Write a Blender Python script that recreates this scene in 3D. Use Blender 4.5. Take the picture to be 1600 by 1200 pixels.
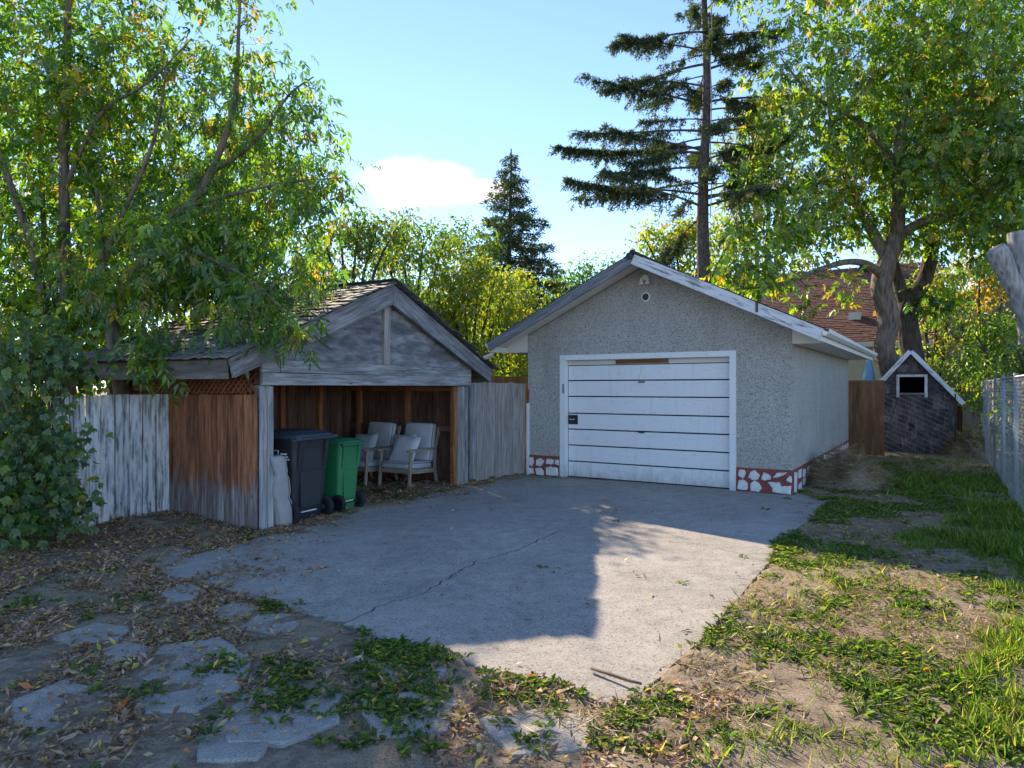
import bpy, bmesh, math, random
import numpy as np
from mathutils import Vector, Matrix, noise as mnoise
random.seed(7); rng = np.random.default_rng(11)
R = math.radians
scene = bpy.context.scene
col = scene.collection
for _o in list(bpy.data.objects): bpy.data.objects.remove(_o)

# ------------------------------------------------------------------ camera
F = 1072.0; HZ = 606.0; EYE = 1.65          # focal length and horizon in photo pixels (1600 wide), eye height
cam_d = bpy.data.cameras.new('camera'); cam = bpy.data.objects.new('camera', cam_d); col.objects.link(cam)
cam.location = (0, 0, EYE); cam.rotation_euler = (R(90), 0, 0)
cam_d.sensor_width = 36.0; cam_d.lens = 36.0 * F / 1600.0
cam_d.shift_y = (HZ - 600.0) / 1600.0
cam_d.clip_start = 0.05; cam_d.clip_end = 2000
scene.camera = cam

# ------------------------------------------------------------------ sky and sun
SUN = Vector((-0.426, 1.0, 0.624)).normalized()
sun_el = math.asin(SUN.z); sun_az = math.atan2(SUN.x, SUN.y)
world = bpy.data.worlds.new('World'); scene.world = world; world.use_nodes = True
wn, wl = world.node_tree.nodes, world.node_tree.links
wn.clear()
w_out = wn.new('ShaderNodeOutputWorld'); w_bg = wn.new('ShaderNodeBackground')
sky = wn.new('ShaderNodeTexSky'); sky.sky_type = 'NISHITA'; sky.sun_disc = False
sky.sun_elevation = sun_el; sky.sun_rotation = sun_az
sky.air_density = 0.7; sky.dust_density = 0.0; sky.ozone_density = 4.0
SKY_STRENGTH = 0.15
w_bg.inputs['Strength'].default_value = SKY_STRENGTH
# one small fair-weather cloud low over the back gardens
tc = wn.new('ShaderNodeTexCoord'); sp = wn.new('ShaderNodeSeparateXYZ'); wl.new(tc.outputs['Generated'], sp.inputs[0])
def wmath(op, a, b=None, c=None):
    n = wn.new('ShaderNodeMath'); n.operation = op
    for i, v in enumerate((a, b, c)):
        if v is None: continue
        if isinstance(v, (int, float)): n.inputs[i].default_value = v
        else: wl.new(v, n.inputs[i])
    return n.outputs[0]
ysafe = wmath('MAXIMUM', sp.outputs[1], 0.05)
cu = wmath('DIVIDE', sp.outputs[0], ysafe); cv = wmath('DIVIDE', sp.outputs[2], ysafe)
cn = wn.new('ShaderNodeTexNoise'); cn.inputs['Scale'].default_value = 13; cn.inputs['Detail'].default_value = 7
cn.inputs['Roughness'].default_value = 0.55; wl.new(tc.outputs['Generated'], cn.inputs['Vector'])
def ell(u0, v0, a, b):
    du = wmath('DIVIDE', wmath('SUBTRACT', cu, u0), a); dv = wmath('DIVIDE', wmath('SUBTRACT', cv, v0), b)
    return wmath('SUBTRACT', 1.0, wmath('ADD', wmath('MULTIPLY', du, du), wmath('MULTIPLY', dv, dv)))
e1 = ell((645 - 800) / F, (HZ - 290) / F, 0.090, 0.046)
e2 = ell((725 - 800) / F, (HZ - 300) / F, 0.095, 0.020)
cm = wmath('ADD', wmath('MAXIMUM', e1, e2), wmath('MULTIPLY', wmath('SUBTRACT', cn.outputs[0], 0.5), 2.2))
mr = wn.new('ShaderNodeMapRange'); mr.interpolation_type = 'SMOOTHSTEP'
mr.inputs['From Min'].default_value = -0.05; mr.inputs['From Max'].default_value = 0.75
wl.new(cm, mr.inputs['Value'])
cmix = wn.new('ShaderNodeMix'); cmix.data_type = 'RGBA'
wl.new(wmath('MULTIPLY', mr.outputs[0], 0.92), cmix.inputs['Factor'])
wl.new(sky.outputs[0], cmix.inputs[6]); cmix.inputs[7].default_value = (4.7, 4.7, 4.8, 1)
wl.new(cmix.outputs[2], w_bg.inputs['Color']); wl.new(w_bg.outputs[0], w_out.inputs['Surface'])

sun_d = bpy.data.lights.new('sun', 'SUN'); sun_d.energy = 4.0; sun_d.angle = R(0.55); sun_d.color = (1.0, 0.87, 0.68)
sun_o = bpy.data.objects.new('sun', sun_d); col.objects.link(sun_o)
sun_o.rotation_euler = (-SUN).to_track_quat('-Z', 'Y').to_euler(); sun_o.location = SUN * 60

scene.view_settings.view_transform = 'Standard'; scene.view_settings.look = 'None'
scene.view_settings.exposure = 1.33; scene.view_settings.gamma = 1.0
scene.view_settings.use_curve_mapping = False
scene.view_settings.use_white_balance = True; scene.view_settings.white_balance_temperature = 7100; scene.view_settings.white_balance_tint = 12
scene.cycles.max_bounces = 8; scene.cycles.diffuse_bounces = 4; scene.cycles.transmission_bounces = 6
scene.cycles.use_denoising = True

# ------------------------------------------------------------------ pixel helpers
def G(px, py, z=0.0):                        # photo pixel on a level surface at height z
    d = (EYE - z) * F / (py - HZ); return Vector(((px - 800) / F * d, d, z))
def D(px, py, d):                            # photo pixel at a known distance
    return Vector(((px - 800) / F * d, d, EYE + (HZ - py) / F * d))

# ------------------------------------------------------------------ object helpers
def tag(o, label=None, cat=None, group=None, kind=None):
    if label: o['label'] = label
    if cat: o['category'] = cat
    if group: o['group'] = group
    if kind: o['kind'] = kind
    return o
def thing(name, label, cat, loc=(0, 0, 0), rz=0.0, group=None):
    o = bpy.data.objects.new(name, None); col.objects.link(o)
    o.location = loc; o.rotation_euler = (0, 0, rz); o.empty_display_size = 0.2
    return tag(o, label, cat, group)
def link(name, me, mat, parent=None, mtx=None, smooth=False):
    o = bpy.data.objects.new(name, me); col.objects.link(o)
    if mat is not None and len(me.materials) == 0: me.materials.append(mat)
    if parent is not None: o.parent = parent
    if mtx is not None: o.matrix_basis = mtx
    if smooth: me.polygons.foreach_set('use_smooth', [True] * len(me.polygons))
    return o
class MB:
    def __init__(s): s.v = []; s.f = []
    def add(s, vs, fs):
        n = len(s.v); s.v += [tuple(p) for p in vs]; s.f += [tuple(i + n for i in f) for f in fs]; return s
    def box(s, x0, x1, y0, y1, z0, z1):
        return s.add([(x0,y0,z0),(x1,y0,z0),(x1,y1,z0),(x0,y1,z0),(x0,y0,z1),(x1,y0,z1),(x1,y1,z1),(x0,y1,z1)],
                     [(0,3,2,1),(4,5,6,7),(0,1,5,4),(1,2,6,5),(2,3,7,6),(3,0,4,7)])
    def prism_xz(s, pts, y0, y1):
        n = len(pts); vs = [(x, y0, z) for x, z in pts] + [(x, y1, z) for x, z in pts]
        return s.add(vs, [tuple(range(n)), tuple(range(2*n-1, n-1, -1))] + [(i, i+n, (i+1) % n + n, (i+1) % n) for i in range(n)])
    def prism_xy(s, pts, z0, z1):
        n = len(pts); vs = [(x, y, z1) for x, y in pts] + [(x, y, z0) for x, y in pts]
        return s.add(vs, [tuple(range(n)), tuple(range(2*n-1, n-1, -1))] + [(i, i+n, (i+1) % n + n, (i+1) % n) for i in range(n)])
    def prism_yz(s, pts, x0, x1):
        n = len(pts); vs = [(x0, y, z) for y, z in pts] + [(x1, y, z) for y, z in pts]
        return s.add(vs, [tuple(range(n)), tuple(range(2*n-1, n-1, -1))] + [(i, i+n, (i+1) % n + n, (i+1) % n) for i in range(n)])
    def tube(s, pts, rad, n=6, cap=True, rough=0.0):
        pts = [Vector(p) for p in pts]; k = len(pts)
        rad = [rad] * k if isinstance(rad, (int, float)) else rad
        base = len(s.v); up = Vector((0.31, 0.17, 0.93))
        for i, p in enumerate(pts):
            t = (pts[min(i+1, k-1)] - pts[max(i-1, 0)])
            if t.length < 1e-9: t = Vector((0, 0, 1))
            t.normalize()
            a = up - t * up.dot(t)
            if a.length < 0.05: a = Vector((1, 0, 0)) - t * t.x
            a.normalize(); b = t.cross(a); up = a
            for j in range(n):
                an = 2 * math.pi * j / n
                rr = rad[i] * (1 + (random.uniform(-rough, rough) if rough else 0))
                s.v.append(tuple(p + (a * math.cos(an) + b * math.sin(an)) * rr))
        for i in range(k - 1):
            for j in range(n):
                j2 = (j + 1) % n
                s.f.append((base+i*n+j, base+i*n+j2, base+(i+1)*n+j2, base+(i+1)*n+j))
        if cap:
            s.f.append(tuple(base + j for j in range(n-1, -1, -1))); s.f.append(tuple(base + (k-1)*n + j for j in range(n)))
        return s
    def lathe(s, prof, n=20, axis='z', off=(0, 0, 0)):
        base = len(s.v); k = len(prof)
        for r, h in prof:
            for j in range(n):
                a = 2 * math.pi * j / n; c, d = r * math.cos(a), r * math.sin(a)
                p = (c, d, h) if axis == 'z' else ((h, c, d) if axis == 'x' else (c, h, d))
                s.v.append((p[0]+off[0], p[1]+off[1], p[2]+off[2]))
        for i in range(k-1):
            for j in range(n):
                j2 = (j+1) % n; s.f.append((base+i*n+j, base+i*n+j2, base+(i+1)*n+j2, base+(i+1)*n+j))
        s.f.append(tuple(base + j for j in range(n))); s.f.append(tuple(base+(k-1)*n+j for j in range(n)))
        return s
    def loft(s, secs):
        base = len(s.v); n = len(secs[0])
        for sec in secs: s.v += [tuple(p) for p in sec]
        for i in range(len(secs)-1):
            for j in range(n):
                j2 = (j+1) % n; s.f.append((base+i*n+j, base+i*n+j2, base+(i+1)*n+j2, base+(i+1)*n+j))
        s.f.append(tuple(base+j for j in range(n-1, -1, -1))); s.f.append(tuple(base+(len(secs)-1)*n+j for j in range(n)))
        return s
    def mesh(s, name):
        me = bpy.data.meshes.new(name); me.from_pydata(s.v, [], s.f); me.update()
        bm = bmesh.new(); bm.from_mesh(me); bmesh.ops.recalc_face_normals(bm, faces=bm.faces); bm.to_mesh(me); bm.free()
        return me
    def build(s, name, mat, parent=None, mtx=None, smooth=False):
        return link(name, s.mesh(name), mat, parent, mtx, smooth)
def rrect(w, d, r, z, n=4, cx=0, cy=0):
    out = []
    for (sx, sy, a0) in ((1,1,0),(-1,1,90),(-1,-1,180),(1,-1,270)):
        for i in range(n+1):
            a = R(a0 + 90*i/n); out.append((cx + sx*(w/2-r) + r*math.cos(a), cy + sy*(d/2-r) + r*math.sin(a), z))
    return out
def frame(p0, p1, up):
    x = (Vector(p1) - Vector(p0)); L = x.length; x.normalize(); up = Vector(up)
    z = up - x * up.dot(x)
    if z.length < 1e-4: z = Vector((0, 1, 0)) - x * x.y
    z.normalize(); y = z.cross(x); c = (Vector(p0) + Vector(p1)) / 2
    return Matrix(((x.x, y.x, z.x, c.x), (x.y, y.y, z.y, c.y), (x.z, y.z, z.z, c.z), (0, 0, 0, 1))), L
def board(name, parent, p0, p1, w, t, up, mat, warp=0.004, cut=0.006, ch=0.003, segs=3):
    """a sawn board: its own x axis runs along the grain, w across (own y), t thick (own z = up)"""
    M, L = frame(p0, p1, up); m = MB(); secs = []
    wy = [random.uniform(-warp, warp) for _ in range(segs+1)]; wz = [random.uniform(-warp, warp)*0.7 for _ in range(segs+1)]
    for i in range(segs+1):
        x = -L/2 + L*i/segs
        if i == 0: x += random.uniform(0, cut)
        if i == segs: x -= random.uniform(0, cut)
        a, b = w/2, t/2; c = min(ch, t*0.3); y0, z0 = wy[i], wz[i]
        sk = random.uniform(-cut, cut)*0.5 if i in (0, segs) else 0
        secs.append([(x+sk, y0-a+c, z0-b), (x-sk, y0+a-c, z0-b), (x-sk, y0+a, z0-b+c), (x-sk, y0+a, z0+b-c),
                     (x-sk, y0+a-c, z0+b), (x+sk, y0-a+c, z0+b), (x+sk, y0-a, z0+b-c), (x+sk, y0-a, z0-b+c)])
    m.loft(secs)
    return m.build(name, mat, parent, M)
def npmesh(name, V, T, cols=None):
    me = bpy.data.meshes.new(name); V = np.asarray(V, np.float32); T = np.asarray(T, np.int32)
    me.vertices.add(len(V)); me.vertices.foreach_set('co', V.ravel())
    k = T.shape[1]
    me.loops.add(T.size); me.loops.foreach_set('vertex_index', T.ravel())
    me.polygons.add(len(T)); me.polygons.foreach_set('loop_start', np.arange(0, T.size, k, dtype=np.int32))
    me.polygons.foreach_set('loop_total', np.full(len(T), k, np.int32))
    if cols is not None:
        a = me.color_attributes.new('Col', 'FLOAT_COLOR', 'POINT')
        a.data.foreach_set('color', np.concatenate([cols, np.ones((len(cols), 1))], 1).astype(np.float32).ravel())
    me.update(calc_edges=True); return me
def unit(a): return a / np.maximum(np.linalg.norm(a, axis=1, keepdims=True), 1e-9)
def leaves(P, Dr, N, L, W, C, fold=0.25, mid=0.42, bend=0.0):
    """N folded leaf blades: base, left, right, tip. returns V, T, colours"""
    Dr = unit(Dr); S = unit(np.cross(Dr, N)); N = np.cross(S, Dr)
    L = np.asarray(L).reshape(-1, 1); W = np.asarray(W).reshape(-1, 1)
    tip = P + Dr*L - N*(bend*L); m = P + Dr*L*mid
    a = m + S*W/2 + N*W*fold; b = m - S*W/2 + N*W*fold
    n = len(P); V = np.stack([P, a, tip, b], 1).reshape(-1, 3)
    i = np.arange(n)*4
    T = np.concatenate([np.stack([i, i+1, i+2], 1), np.stack([i, i+2, i+3], 1)])
    return V, T, np.repeat(C, 4, 0)
def rdir(n): return unit(rng.normal(size=(n, 3)))

# ------------------------------------------------------------------ materials
class NT:
    def __init__(s, name):
        s.m = bpy.data.materials.new(name); s.m.use_nodes = True; s.t = s.m.node_tree; s.n = s.t.nodes; s.l = s.t.links
        s.bsdf = s.n['Principled BSDF']; s.co = s.n.new('ShaderNodeTexCoord'); s.oi = s.n.new('ShaderNodeObjectInfo')
    def put(s, sock, v):
        if isinstance(v, bpy.types.NodeSocket): s.l.new(v, sock)
        elif isinstance(v, (tuple, list)) and len(v) == 3 and sock.type == 'RGBA': sock.default_value = (*v, 1)
        else: sock.default_value = v
    def vec(s, scale=(1, 1, 1), rnd=0.0, src='Object'):
        m = s.n.new('ShaderNodeMapping'); m.inputs['Scale'].default_value = scale
        v = s.co.outputs[src]
        if rnd:
            a = s.n.new('ShaderNodeVectorMath'); a.operation = 'ADD'; s.l.new(v, a.inputs[0])
            k = s.n.new('ShaderNodeVectorMath'); k.operation = 'SCALE'; k.inputs[0].default_value = (17.3, 31.1, 23.7)
            s.l.new(s.oi.outputs['Random'], k.inputs['Scale']); s.l.new(k.outputs[0], a.inputs[1]); v = a.outputs[0]
        s.l.new(v, m.inputs['Vector']); return m.outputs[0]
    def noise(s, v, scale=1.0, detail=5, rough=0.55, dist=0.0):
        n = s.n.new('ShaderNodeTexNoise'); s.l.new(v, n.inputs['Vector'])
        n.inputs['Scale'].default_value = scale; n.inputs['Detail'].default_value = detail
        n.inputs['Roughness'].default_value = rough; n.inputs['Distortion'].default_value = dist; return n.outputs[0]
    def voro(s, v, scale=1.0, feat='F1', out='Distance', rand=1.0):
        n = s.n.new('ShaderNodeTexVoronoi'); n.feature = feat; s.l.new(v, n.inputs['Vector']); n.inputs['Scale'].default_value = scale
        n.inputs['Randomness'].default_value = rand; return n.outputs[out]
    def ramp(s, v, stops, interp='LINEAR'):
        r = s.n.new('ShaderNodeValToRGB'); r.color_ramp.interpolation = interp; e = r.color_ramp.elements
        while len(e) < len(stops): e.new(0.5)
        for i, (p, c) in enumerate(stops):
            e[i].position = p; e[i].color = (c, c, c, 1) if isinstance(c, (int, float)) else (*c, 1)
        s.l.new(v, r.inputs[0]); return r.outputs[0]
    def mix(s, f, a, b, mode='MIX'):
        n = s.n.new('ShaderNodeMix'); n.data_type = 'RGBA'; n.blend_type = mode
        s.put(n.inputs[0], f); s.put(n.inputs[6], a); s.put(n.inputs[7], b); return n.outputs[2]
    def math(s, op, a, b=0.0, clamp=False):
        n = s.n.new('ShaderNodeMath'); n.operation = op; n.use_clamp = clamp
        s.put(n.inputs[0], a); s.put(n.inputs[1], b); return n.outputs[0]
    def sep(s, v, i):
        n = s.n.new('ShaderNodeSeparateXYZ'); s.l.new(v, n.inputs[0]); return n.outputs[i]
    def bump(s, h, strength=0.4, dist=0.01):
        b = s.n.new('ShaderNodeBump'); b.inputs['Strength'].default_value = strength; b.inputs['Distance'].default_value = dist
        s.l.new(h, b.inputs['Height']); s.l.new(b.outputs[0], s.bsdf.inputs['Normal'])
    def fin(s, c, rough=0.7, spec=0.3, metal=0.0):
        s.put(s.bsdf.inputs['Base Color'], c); s.put(s.bsdf.inputs['Roughness'], rough)
        s.bsdf.inputs['Specular IOR Level'].default_value = spec; s.bsdf.inputs['Metallic'].default_value = metal; return s.m
def mul(c, k): return tuple(x*k for x in c)

def wood(name, dark, mid, light, rough=0.8, grain=(2.2, 30, 30), stain=0.35, nails=False, paint=None, paint_cov=0.5, vary=0.25, low=None):
    """sawn timber: grain along own x; paint = colour of worn paint left on it; low = (x limit, colours) below which it is weathered"""
    t = NT(name); v = t.vec(grain, 1.0); g = t.noise(v, 1.0, 7, 0.62, 0.6)
    c = t.ramp(g, [(0.28, dark), (0.5, mid), (0.74, light)])
    if low:
        x = t.sep(t.co.outputs['Object'], 0); nz = t.noise(t.vec((3, 16, 16), 1.0), 1.0, 4)
        k = t.math('ADD', x, t.math('MULTIPLY', t.math('SUBTRACT', nz, 0.5), 0.8))
        mrn = t.n.new('ShaderNodeMapRange'); t.l.new(k, mrn.inputs[0]); mrn.inputs[1].default_value = low[0]-0.10; mrn.inputs[2].default_value = low[0]+0.10
        lc = t.ramp(g, [(0.28, low[1]), (0.5, low[2]), (0.74, low[3])])
        c = t.mix(mrn.outputs[0], lc, c)
    s_ = t.noise(t.vec((1.3, 6, 6), 1.0), 1.0, 4); c = t.mix(t.ramp(s_, [(0.42, 0.0), (0.7, stain)]), c, mul(dark, 0.6))
    knot = t.voro(t.vec((2.6, 8, 8), 1.0), 1.0); c = t.mix(t.ramp(knot, [(0.05, 0.75), (0.13, 0.0)]), c, mul(dark, 0.45))
    if paint:
        pn = t.noise(t.vec((1.6, 9, 9), 1.0), 1.6, 8, 0.72, 0.4)
        pk = t.ramp(t.mix(0.35, pn, g), [(1-paint_cov-0.05, 0.0), (1-paint_cov+0.06, 1.0)])
        c = t.mix(pk, c, t.mix(t.noise(t.vec((4, 10, 10), 1.0), 2, 4), mul(paint, 0.82), paint))
    br = t.math('ADD', 1 - vary/2, t.math('MULTIPLY', t.oi.outputs['Random'], vary))
    vm = t.n.new('ShaderNodeVectorMath'); vm.operation = 'SCALE'; t.l.new(c, vm.inputs[0]); t.l.new(br, vm.inputs['Scale'])
    t.bump(g, 0.55, 0.004); return t.fin(vm.outputs[0], rough, 0.2)
M = {}
M['wood_grey'] = wood('weathered_grey_wood', (0.085,0.082,0.085), (0.245,0.24,0.245), (0.44,0.435,0.44), stain=0.6)
M['wood_pale'] = wood('pale_grey_wood', (0.13,0.125,0.125), (0.35,0.345,0.345), (0.54,0.535,0.535), stain=0.55)
M['wood_white'] = wood('limewashed_wood', (0.13,0.125,0.125), (0.30,0.295,0.295), (0.46,0.455,0.455), paint=(0.70,0.70,0.72), paint_cov=0.52, stain=0.55, low=(-0.50, (0.06,0.058,0.055), (0.19,0.185,0.18), (0.40,0.395,0.39)))
M['wood_red'] = wood('stained_red_wood', (0.11,0.040,0.022), (0.31,0.115,0.055), (0.47,0.22,0.12), stain=0.8, low=(-0.28, (0.08,0.067,0.062), (0.24,0.21,0.20), (0.42,0.38,0.365)), vary=0.4)
M['wood_lattice'] = wood('lattice_wood', (0.09,0.030,0.016), (0.24,0.085,0.042), (0.36,0.14,0.07))
M['wood_cedar'] = wood('cedar_wood', (0.17,0.065,0.025), (0.36,0.15,0.06), (0.50,0.25,0.11))
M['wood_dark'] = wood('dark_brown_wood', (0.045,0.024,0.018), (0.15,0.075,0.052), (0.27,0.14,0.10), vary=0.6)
M['wood_gate'] = wood('greyed_cedar', (0.17,0.14,0.12), (0.36,0.315,0.285), (0.50,0.455,0.43), vary=0.35)
M['wood_fence'] = wood('new_cedar_fence', (0.22,0.10,0.04), (0.42,0.21,0.08), (0.55,0.31,0.13))
M['wood_peel'] = wood('peeling_white_fascia', (0.11,0.11,0.12), (0.23,0.23,0.25), (0.35,0.35,0.37), paint=(0.76,0.77,0.79), paint_cov=0.56, stain=0.5)
M['wood_peel2'] = wood('worn_grey_fascia', (0.09,0.09,0.105), (0.19,0.19,0.21), (0.31,0.31,0.34), paint=(0.5,0.52,0.58), paint_cov=0.36)
M['wood_chair'] = wood('chair_timber', (0.16,0.12,0.085), (0.32,0.26,0.20), (0.46,0.39,0.31), grain=(4, 40, 40))
M['ply_brown'] = wood('brown_plywood', (0.13,0.062,0.030), (0.24,0.12,0.06), (0.35,0.20,0.11), grain=(1.2, 9, 9), stain=0.5)
M['ply_grey'] = wood('grey_plywood', (0.09,0.088,0.092), (0.23,0.226,0.235), (0.42,0.415,0.425), grain=(3.5, 12, 12), stain=0.75)
M['ply_eave'] = wood('eave_plywood', (0.06,0.056,0.05), (0.15,0.14,0.125), (0.25,0.235,0.21), grain=(1.5, 10, 10))

def flat(name, c, rough=0.6, spec=0.3, metal=0.0, nz=0.12, scale=6.0, bump=0.0, bscale=60):
    t = NT(name); n = t.noise(t.vec((1, 1, 1), 1.0), scale, 6, 0.6)
    cc = t.mix(n, mul(c, 1-nz*1.6), mul(c, 1+nz))
    if bump: t.bump(t.noise(t.vec(), bscale, 4), bump, 0.003)
    return t.fin(cc, rough, spec, metal)
def painted(name, c, dirt=(0.28,0.25,0.22), amt=0.5, splash=False):
    t = NT(name); n = t.noise(t.vec((1, 1, 1), 1.0), 2.5, 7, 0.6); n2 = t.noise(t.vec((2, 2, 7), 1.0), 3.0, 6, 0.7)
    cc = t.mix(n, mul(c, 0.90), c); cc = t.mix(t.ramp(n2, [(0.56, 0.0), (0.86, amt)]), cc, dirt)
    sp_ = t.voro(t.vec((1, 1, 1), 1.0), 7.0); cc = t.mix(t.ramp(sp_, [(0.035, 0.75), (0.06, 0.0)]), cc, (0.10, 0.09, 0.08))
    if splash:
        zc_ = t.sep(t.co.outputs['Object'], 2); gn = t.noise(t.vec((3, 3, 1.2)), 2.2, 7, 0.75)
        gm = t.math('SUBTRACT', t.math('MULTIPLY', gn, 0.9), zc_); cc = t.mix(t.ramp(gm, [(0.18, 0.0), (0.52, 0.55)]), cc, (0.22,0.19,0.16))
        dn = t.noise(t.vec((9, 9, 0.8)), 1.5, 6, 0.7); cc = t.mix(t.ramp(dn, [(0.55, 0.0), (0.8, 0.35)]), cc, (0.40,0.37,0.33))
    t.bump(t.noise(t.vec(), 45, 4), 0.12, 0.003); return t.fin(cc, 0.45, 0.35)
M['white'] = painted('white_paint', (0.82,0.82,0.83), amt=0.5, splash=True)
M['cream'] = painted('cream_soffit', (0.72,0.70,0.65), amt=0.25)
M['white_stone'] = flat('white_painted_stone', (0.74,0.73,0.72), 0.6, nz=0.28, scale=11, bump=0.5, bscale=40)
M['red'] = flat('red_masonry_paint', (0.26,0.070,0.060), 0.7, nz=0.22, scale=9, bump=0.4, bscale=60)
def stucco():
    t = NT('pebble_dash'); v = t.vec(); c1 = t.voro(v, 150, out='Color'); c2 = t.voro(v, 84, out='Color')
    g = t.ramp(t.sep(c1, 0), [(0.0, (0.12,0.115,0.11)), (0.10, (0.30,0.285,0.265)), (0.45, (0.46,0.44,0.405)), (0.8, (0.58,0.565,0.54)), (1.0, (0.76,0.75,0.73))])
    g = t.mix(t.ramp(t.sep(c2, 1), [(0.0, 0.75), (0.04, 0.0)], 'CONSTANT'), g, (0.06,0.06,0.065))
    big = t.noise(t.vec(), 1.1, 5); g = t.mix(t.ramp(big, [(0.35, 0.0), (0.75, 0.35)]), g, (0.33,0.29,0.25))
    st_ = t.noise(t.vec((2.2, 2.2, 0.5)), 1.3, 6, 0.65); g = t.mix(t.ramp(st_, [(0.5, 0.0), (0.8, 0.45)]), g, (0.24,0.205,0.17)); t.bump(t.voro(v, 95), 0.9, 0.010); return t.fin(g, 0.9, 0.15)
M['stucco'] = stucco()
def concrete():
    t = NT('worn_concrete'); v = t.vec()
    a = t.noise(v, 0.75, 6, 0.6, 0.4); b = t.noise(v, 5.5, 7, 0.7); s_ = t.voro(v, 85, out='Color'); f = t.noise(v, 150, 3, 0.6)
    c = t.ramp(b, [(0.25, (0.30,0.275,0.245)), (0.5, (0.43,0.395,0.35)), (0.78, (0.55,0.505,0.45))])
    c = t.mix(t.ramp(a, [(0.40, 0.0), (0.68, 0.5)]), c, (0.24,0.23,0.215))
    c = t.mix(t.ramp(t.sep(s_, 0), [(0.0, 0.75), (0.13, 0.0), (0.86, 0.0), (1.0, 0.55)]), c, t.ramp(t.sep(s_, 0), [(0.3, (0.07,0.065,0.06)), (0.7, (0.58,0.55,0.50))]))
    c = t.mix(t.ramp(f, [(0.34, 0.7), (0.52, 0.0)]), c, (0.11,0.10,0.09)); f2 = t.noise(v, 55, 3, 0.6); c = t.mix(t.ramp(f2, [(0.30, 0.75), (0.42, 0.0)]), c, (0.12,0.11,0.10))
    oil = t.noise(v, 1.7, 5, 0.7, 1.2); c = t.mix(t.ramp(oil, [(0.56, 0.0), (0.74, 0.5)]), c, (0.15,0.14,0.13)); pale = t.noise(v, 0.42, 4, 0.6, 0.6); c = t.mix(t.ramp(pale, [(0.5, 0.0), (0.72, 0.35)]), c, (0.55,0.52,0.48))
    h = t.math('ADD', t.math('MULTIPLY', f, 0.6), t.math('ADD', t.math('MULTIPLY', b, 0.8), t.sep(s_, 1)))
    t.bump(h, 0.6, 0.006); return t.fin(c, 0.85, 0.2)
M['concrete'] = concrete()
def stone():
    t = NT('paving_stone'); v = t.vec((1, 1, 1), 1.0); b = t.noise(v, 5, 7, 0.7); f = t.noise(v, 110, 3)
    c = t.ramp(b, [(0.28, (0.25,0.235,0.215)), (0.55, (0.41,0.385,0.35)), (0.8, (0.52,0.49,0.45))])
    c = t.mix(t.ramp(f, [(0.35, 0.5), (0.55, 0.0)]), c, (0.09,0.085,0.08)); t.bump(t.math('ADD', b, f), 0.6, 0.008); return t.fin(c, 0.9, 0.15)
M['stone'] = stone()
def soil():
    t = NT('soil'); v = t.vec(); a = t.noise(v, 0.55, 5, 0.6, 0.5); b = t.noise(v, 7, 7, 0.72); f = t.noise(v, 90, 4, 0.7)
    c = t.ramp(b, [(0.28, (0.11,0.082,0.060)), (0.5, (0.28,0.22,0.165)), (0.75, (0.47,0.39,0.295))])
    straw = t.ramp(f, [(0.3, (0.19,0.14,0.085)), (0.7, (0.52,0.42,0.27))])
    c = t.mix(t.ramp(a, [(0.46, 0.0), (0.62, 0.75)]), c, straw)
    c = t.mix(t.ramp(f, [(0.32, 0.6), (0.5, 0.0)]), c, (0.035,0.026,0.02))
    t.bump(t.math('ADD', b, t.math('MULTIPLY', f, 0.5)), 0.9, 0.02); return t.fin(c, 0.95, 0.1)
M['soil'] = soil()
def bark(name, dark, light, sc=(9, 9, 1.7)):
    t = NT(name); v = t.vec(sc); n = t.noise(v, 1.6, 7, 0.7, 0.8); w = t.voro(t.vec(sc), 1.5)
    c = t.ramp(t.mix(0.4, n, w), [(0.25, dark), (0.62, light)])
    t.bump(t.math('ADD', n, w), 0.9, 0.03); return t.fin(c, 0.9, 0.15)
M['bark_maple'] = bark('maple_bark', (0.045,0.034,0.028), (0.23,0.175,0.14))
M['bark_dark'] = bark('dark_bark', (0.022,0.018,0.016), (0.105,0.085,0.072))
M['bark_spruce'] = bark('spruce_bark', (0.035,0.028,0.026), (0.17,0.135,0.12), (12, 12, 6))
M['bark_dead'] = bark('bare_grey_wood', (0.13,0.12,0.115), (0.46,0.43,0.41), (10, 10, 0.9))
def leafmat(name, trans=0.55, gloss=0.06, rough=0.4):
    t = NT(name); at = t.n.new('ShaderNodeAttribute'); at.attribute_name = 'Col'; t.n.remove(t.bsdf)
    d = t.n.new('ShaderNodeBsdfDiffuse'); tr = t.n.new('ShaderNodeBsdfTranslucent'); g = t.n.new('ShaderNodeBsdfGlossy')
    g.inputs['Roughness'].default_value = rough; g.inputs['Color'].default_value = (0.9, 0.9, 0.9, 1)
    t.l.new(at.outputs['Color'], d.inputs['Color'])
    tcol = t.mix(1.0, at.outputs['Color'], (2.3, 2.4, 0.7), 'MULTIPLY'); t.l.new(tcol, tr.inputs['Color'])
    m1 = t.n.new('ShaderNodeMixShader'); m1.inputs[0].default_value = trans; t.l.new(d.outputs[0], m1.inputs[1]); t.l.new(tr.outputs[0], m1.inputs[2])
    m2 = t.n.new('ShaderNodeMixShader'); m2.inputs[0].default_value = gloss; t.l.new(m1.outputs[0], m2.inputs[1]); t.l.new(g.outputs[0], m2.inputs[2])
    t.l.new(m2.outputs[0], t.n['Material Output'].inputs['Surface']); return t.m
M['leaf'] = leafmat('leaf', 0.55, 0.05)
M['needle'] = leafmat('needle', 0.3, 0.04, 0.5)
M['litter'] = leafmat('fallen_leaf', 0.2, 0.03, 0.5)
M['grass'] = leafmat('grass_blade', 0.42, 0.02, 0.5)
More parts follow.
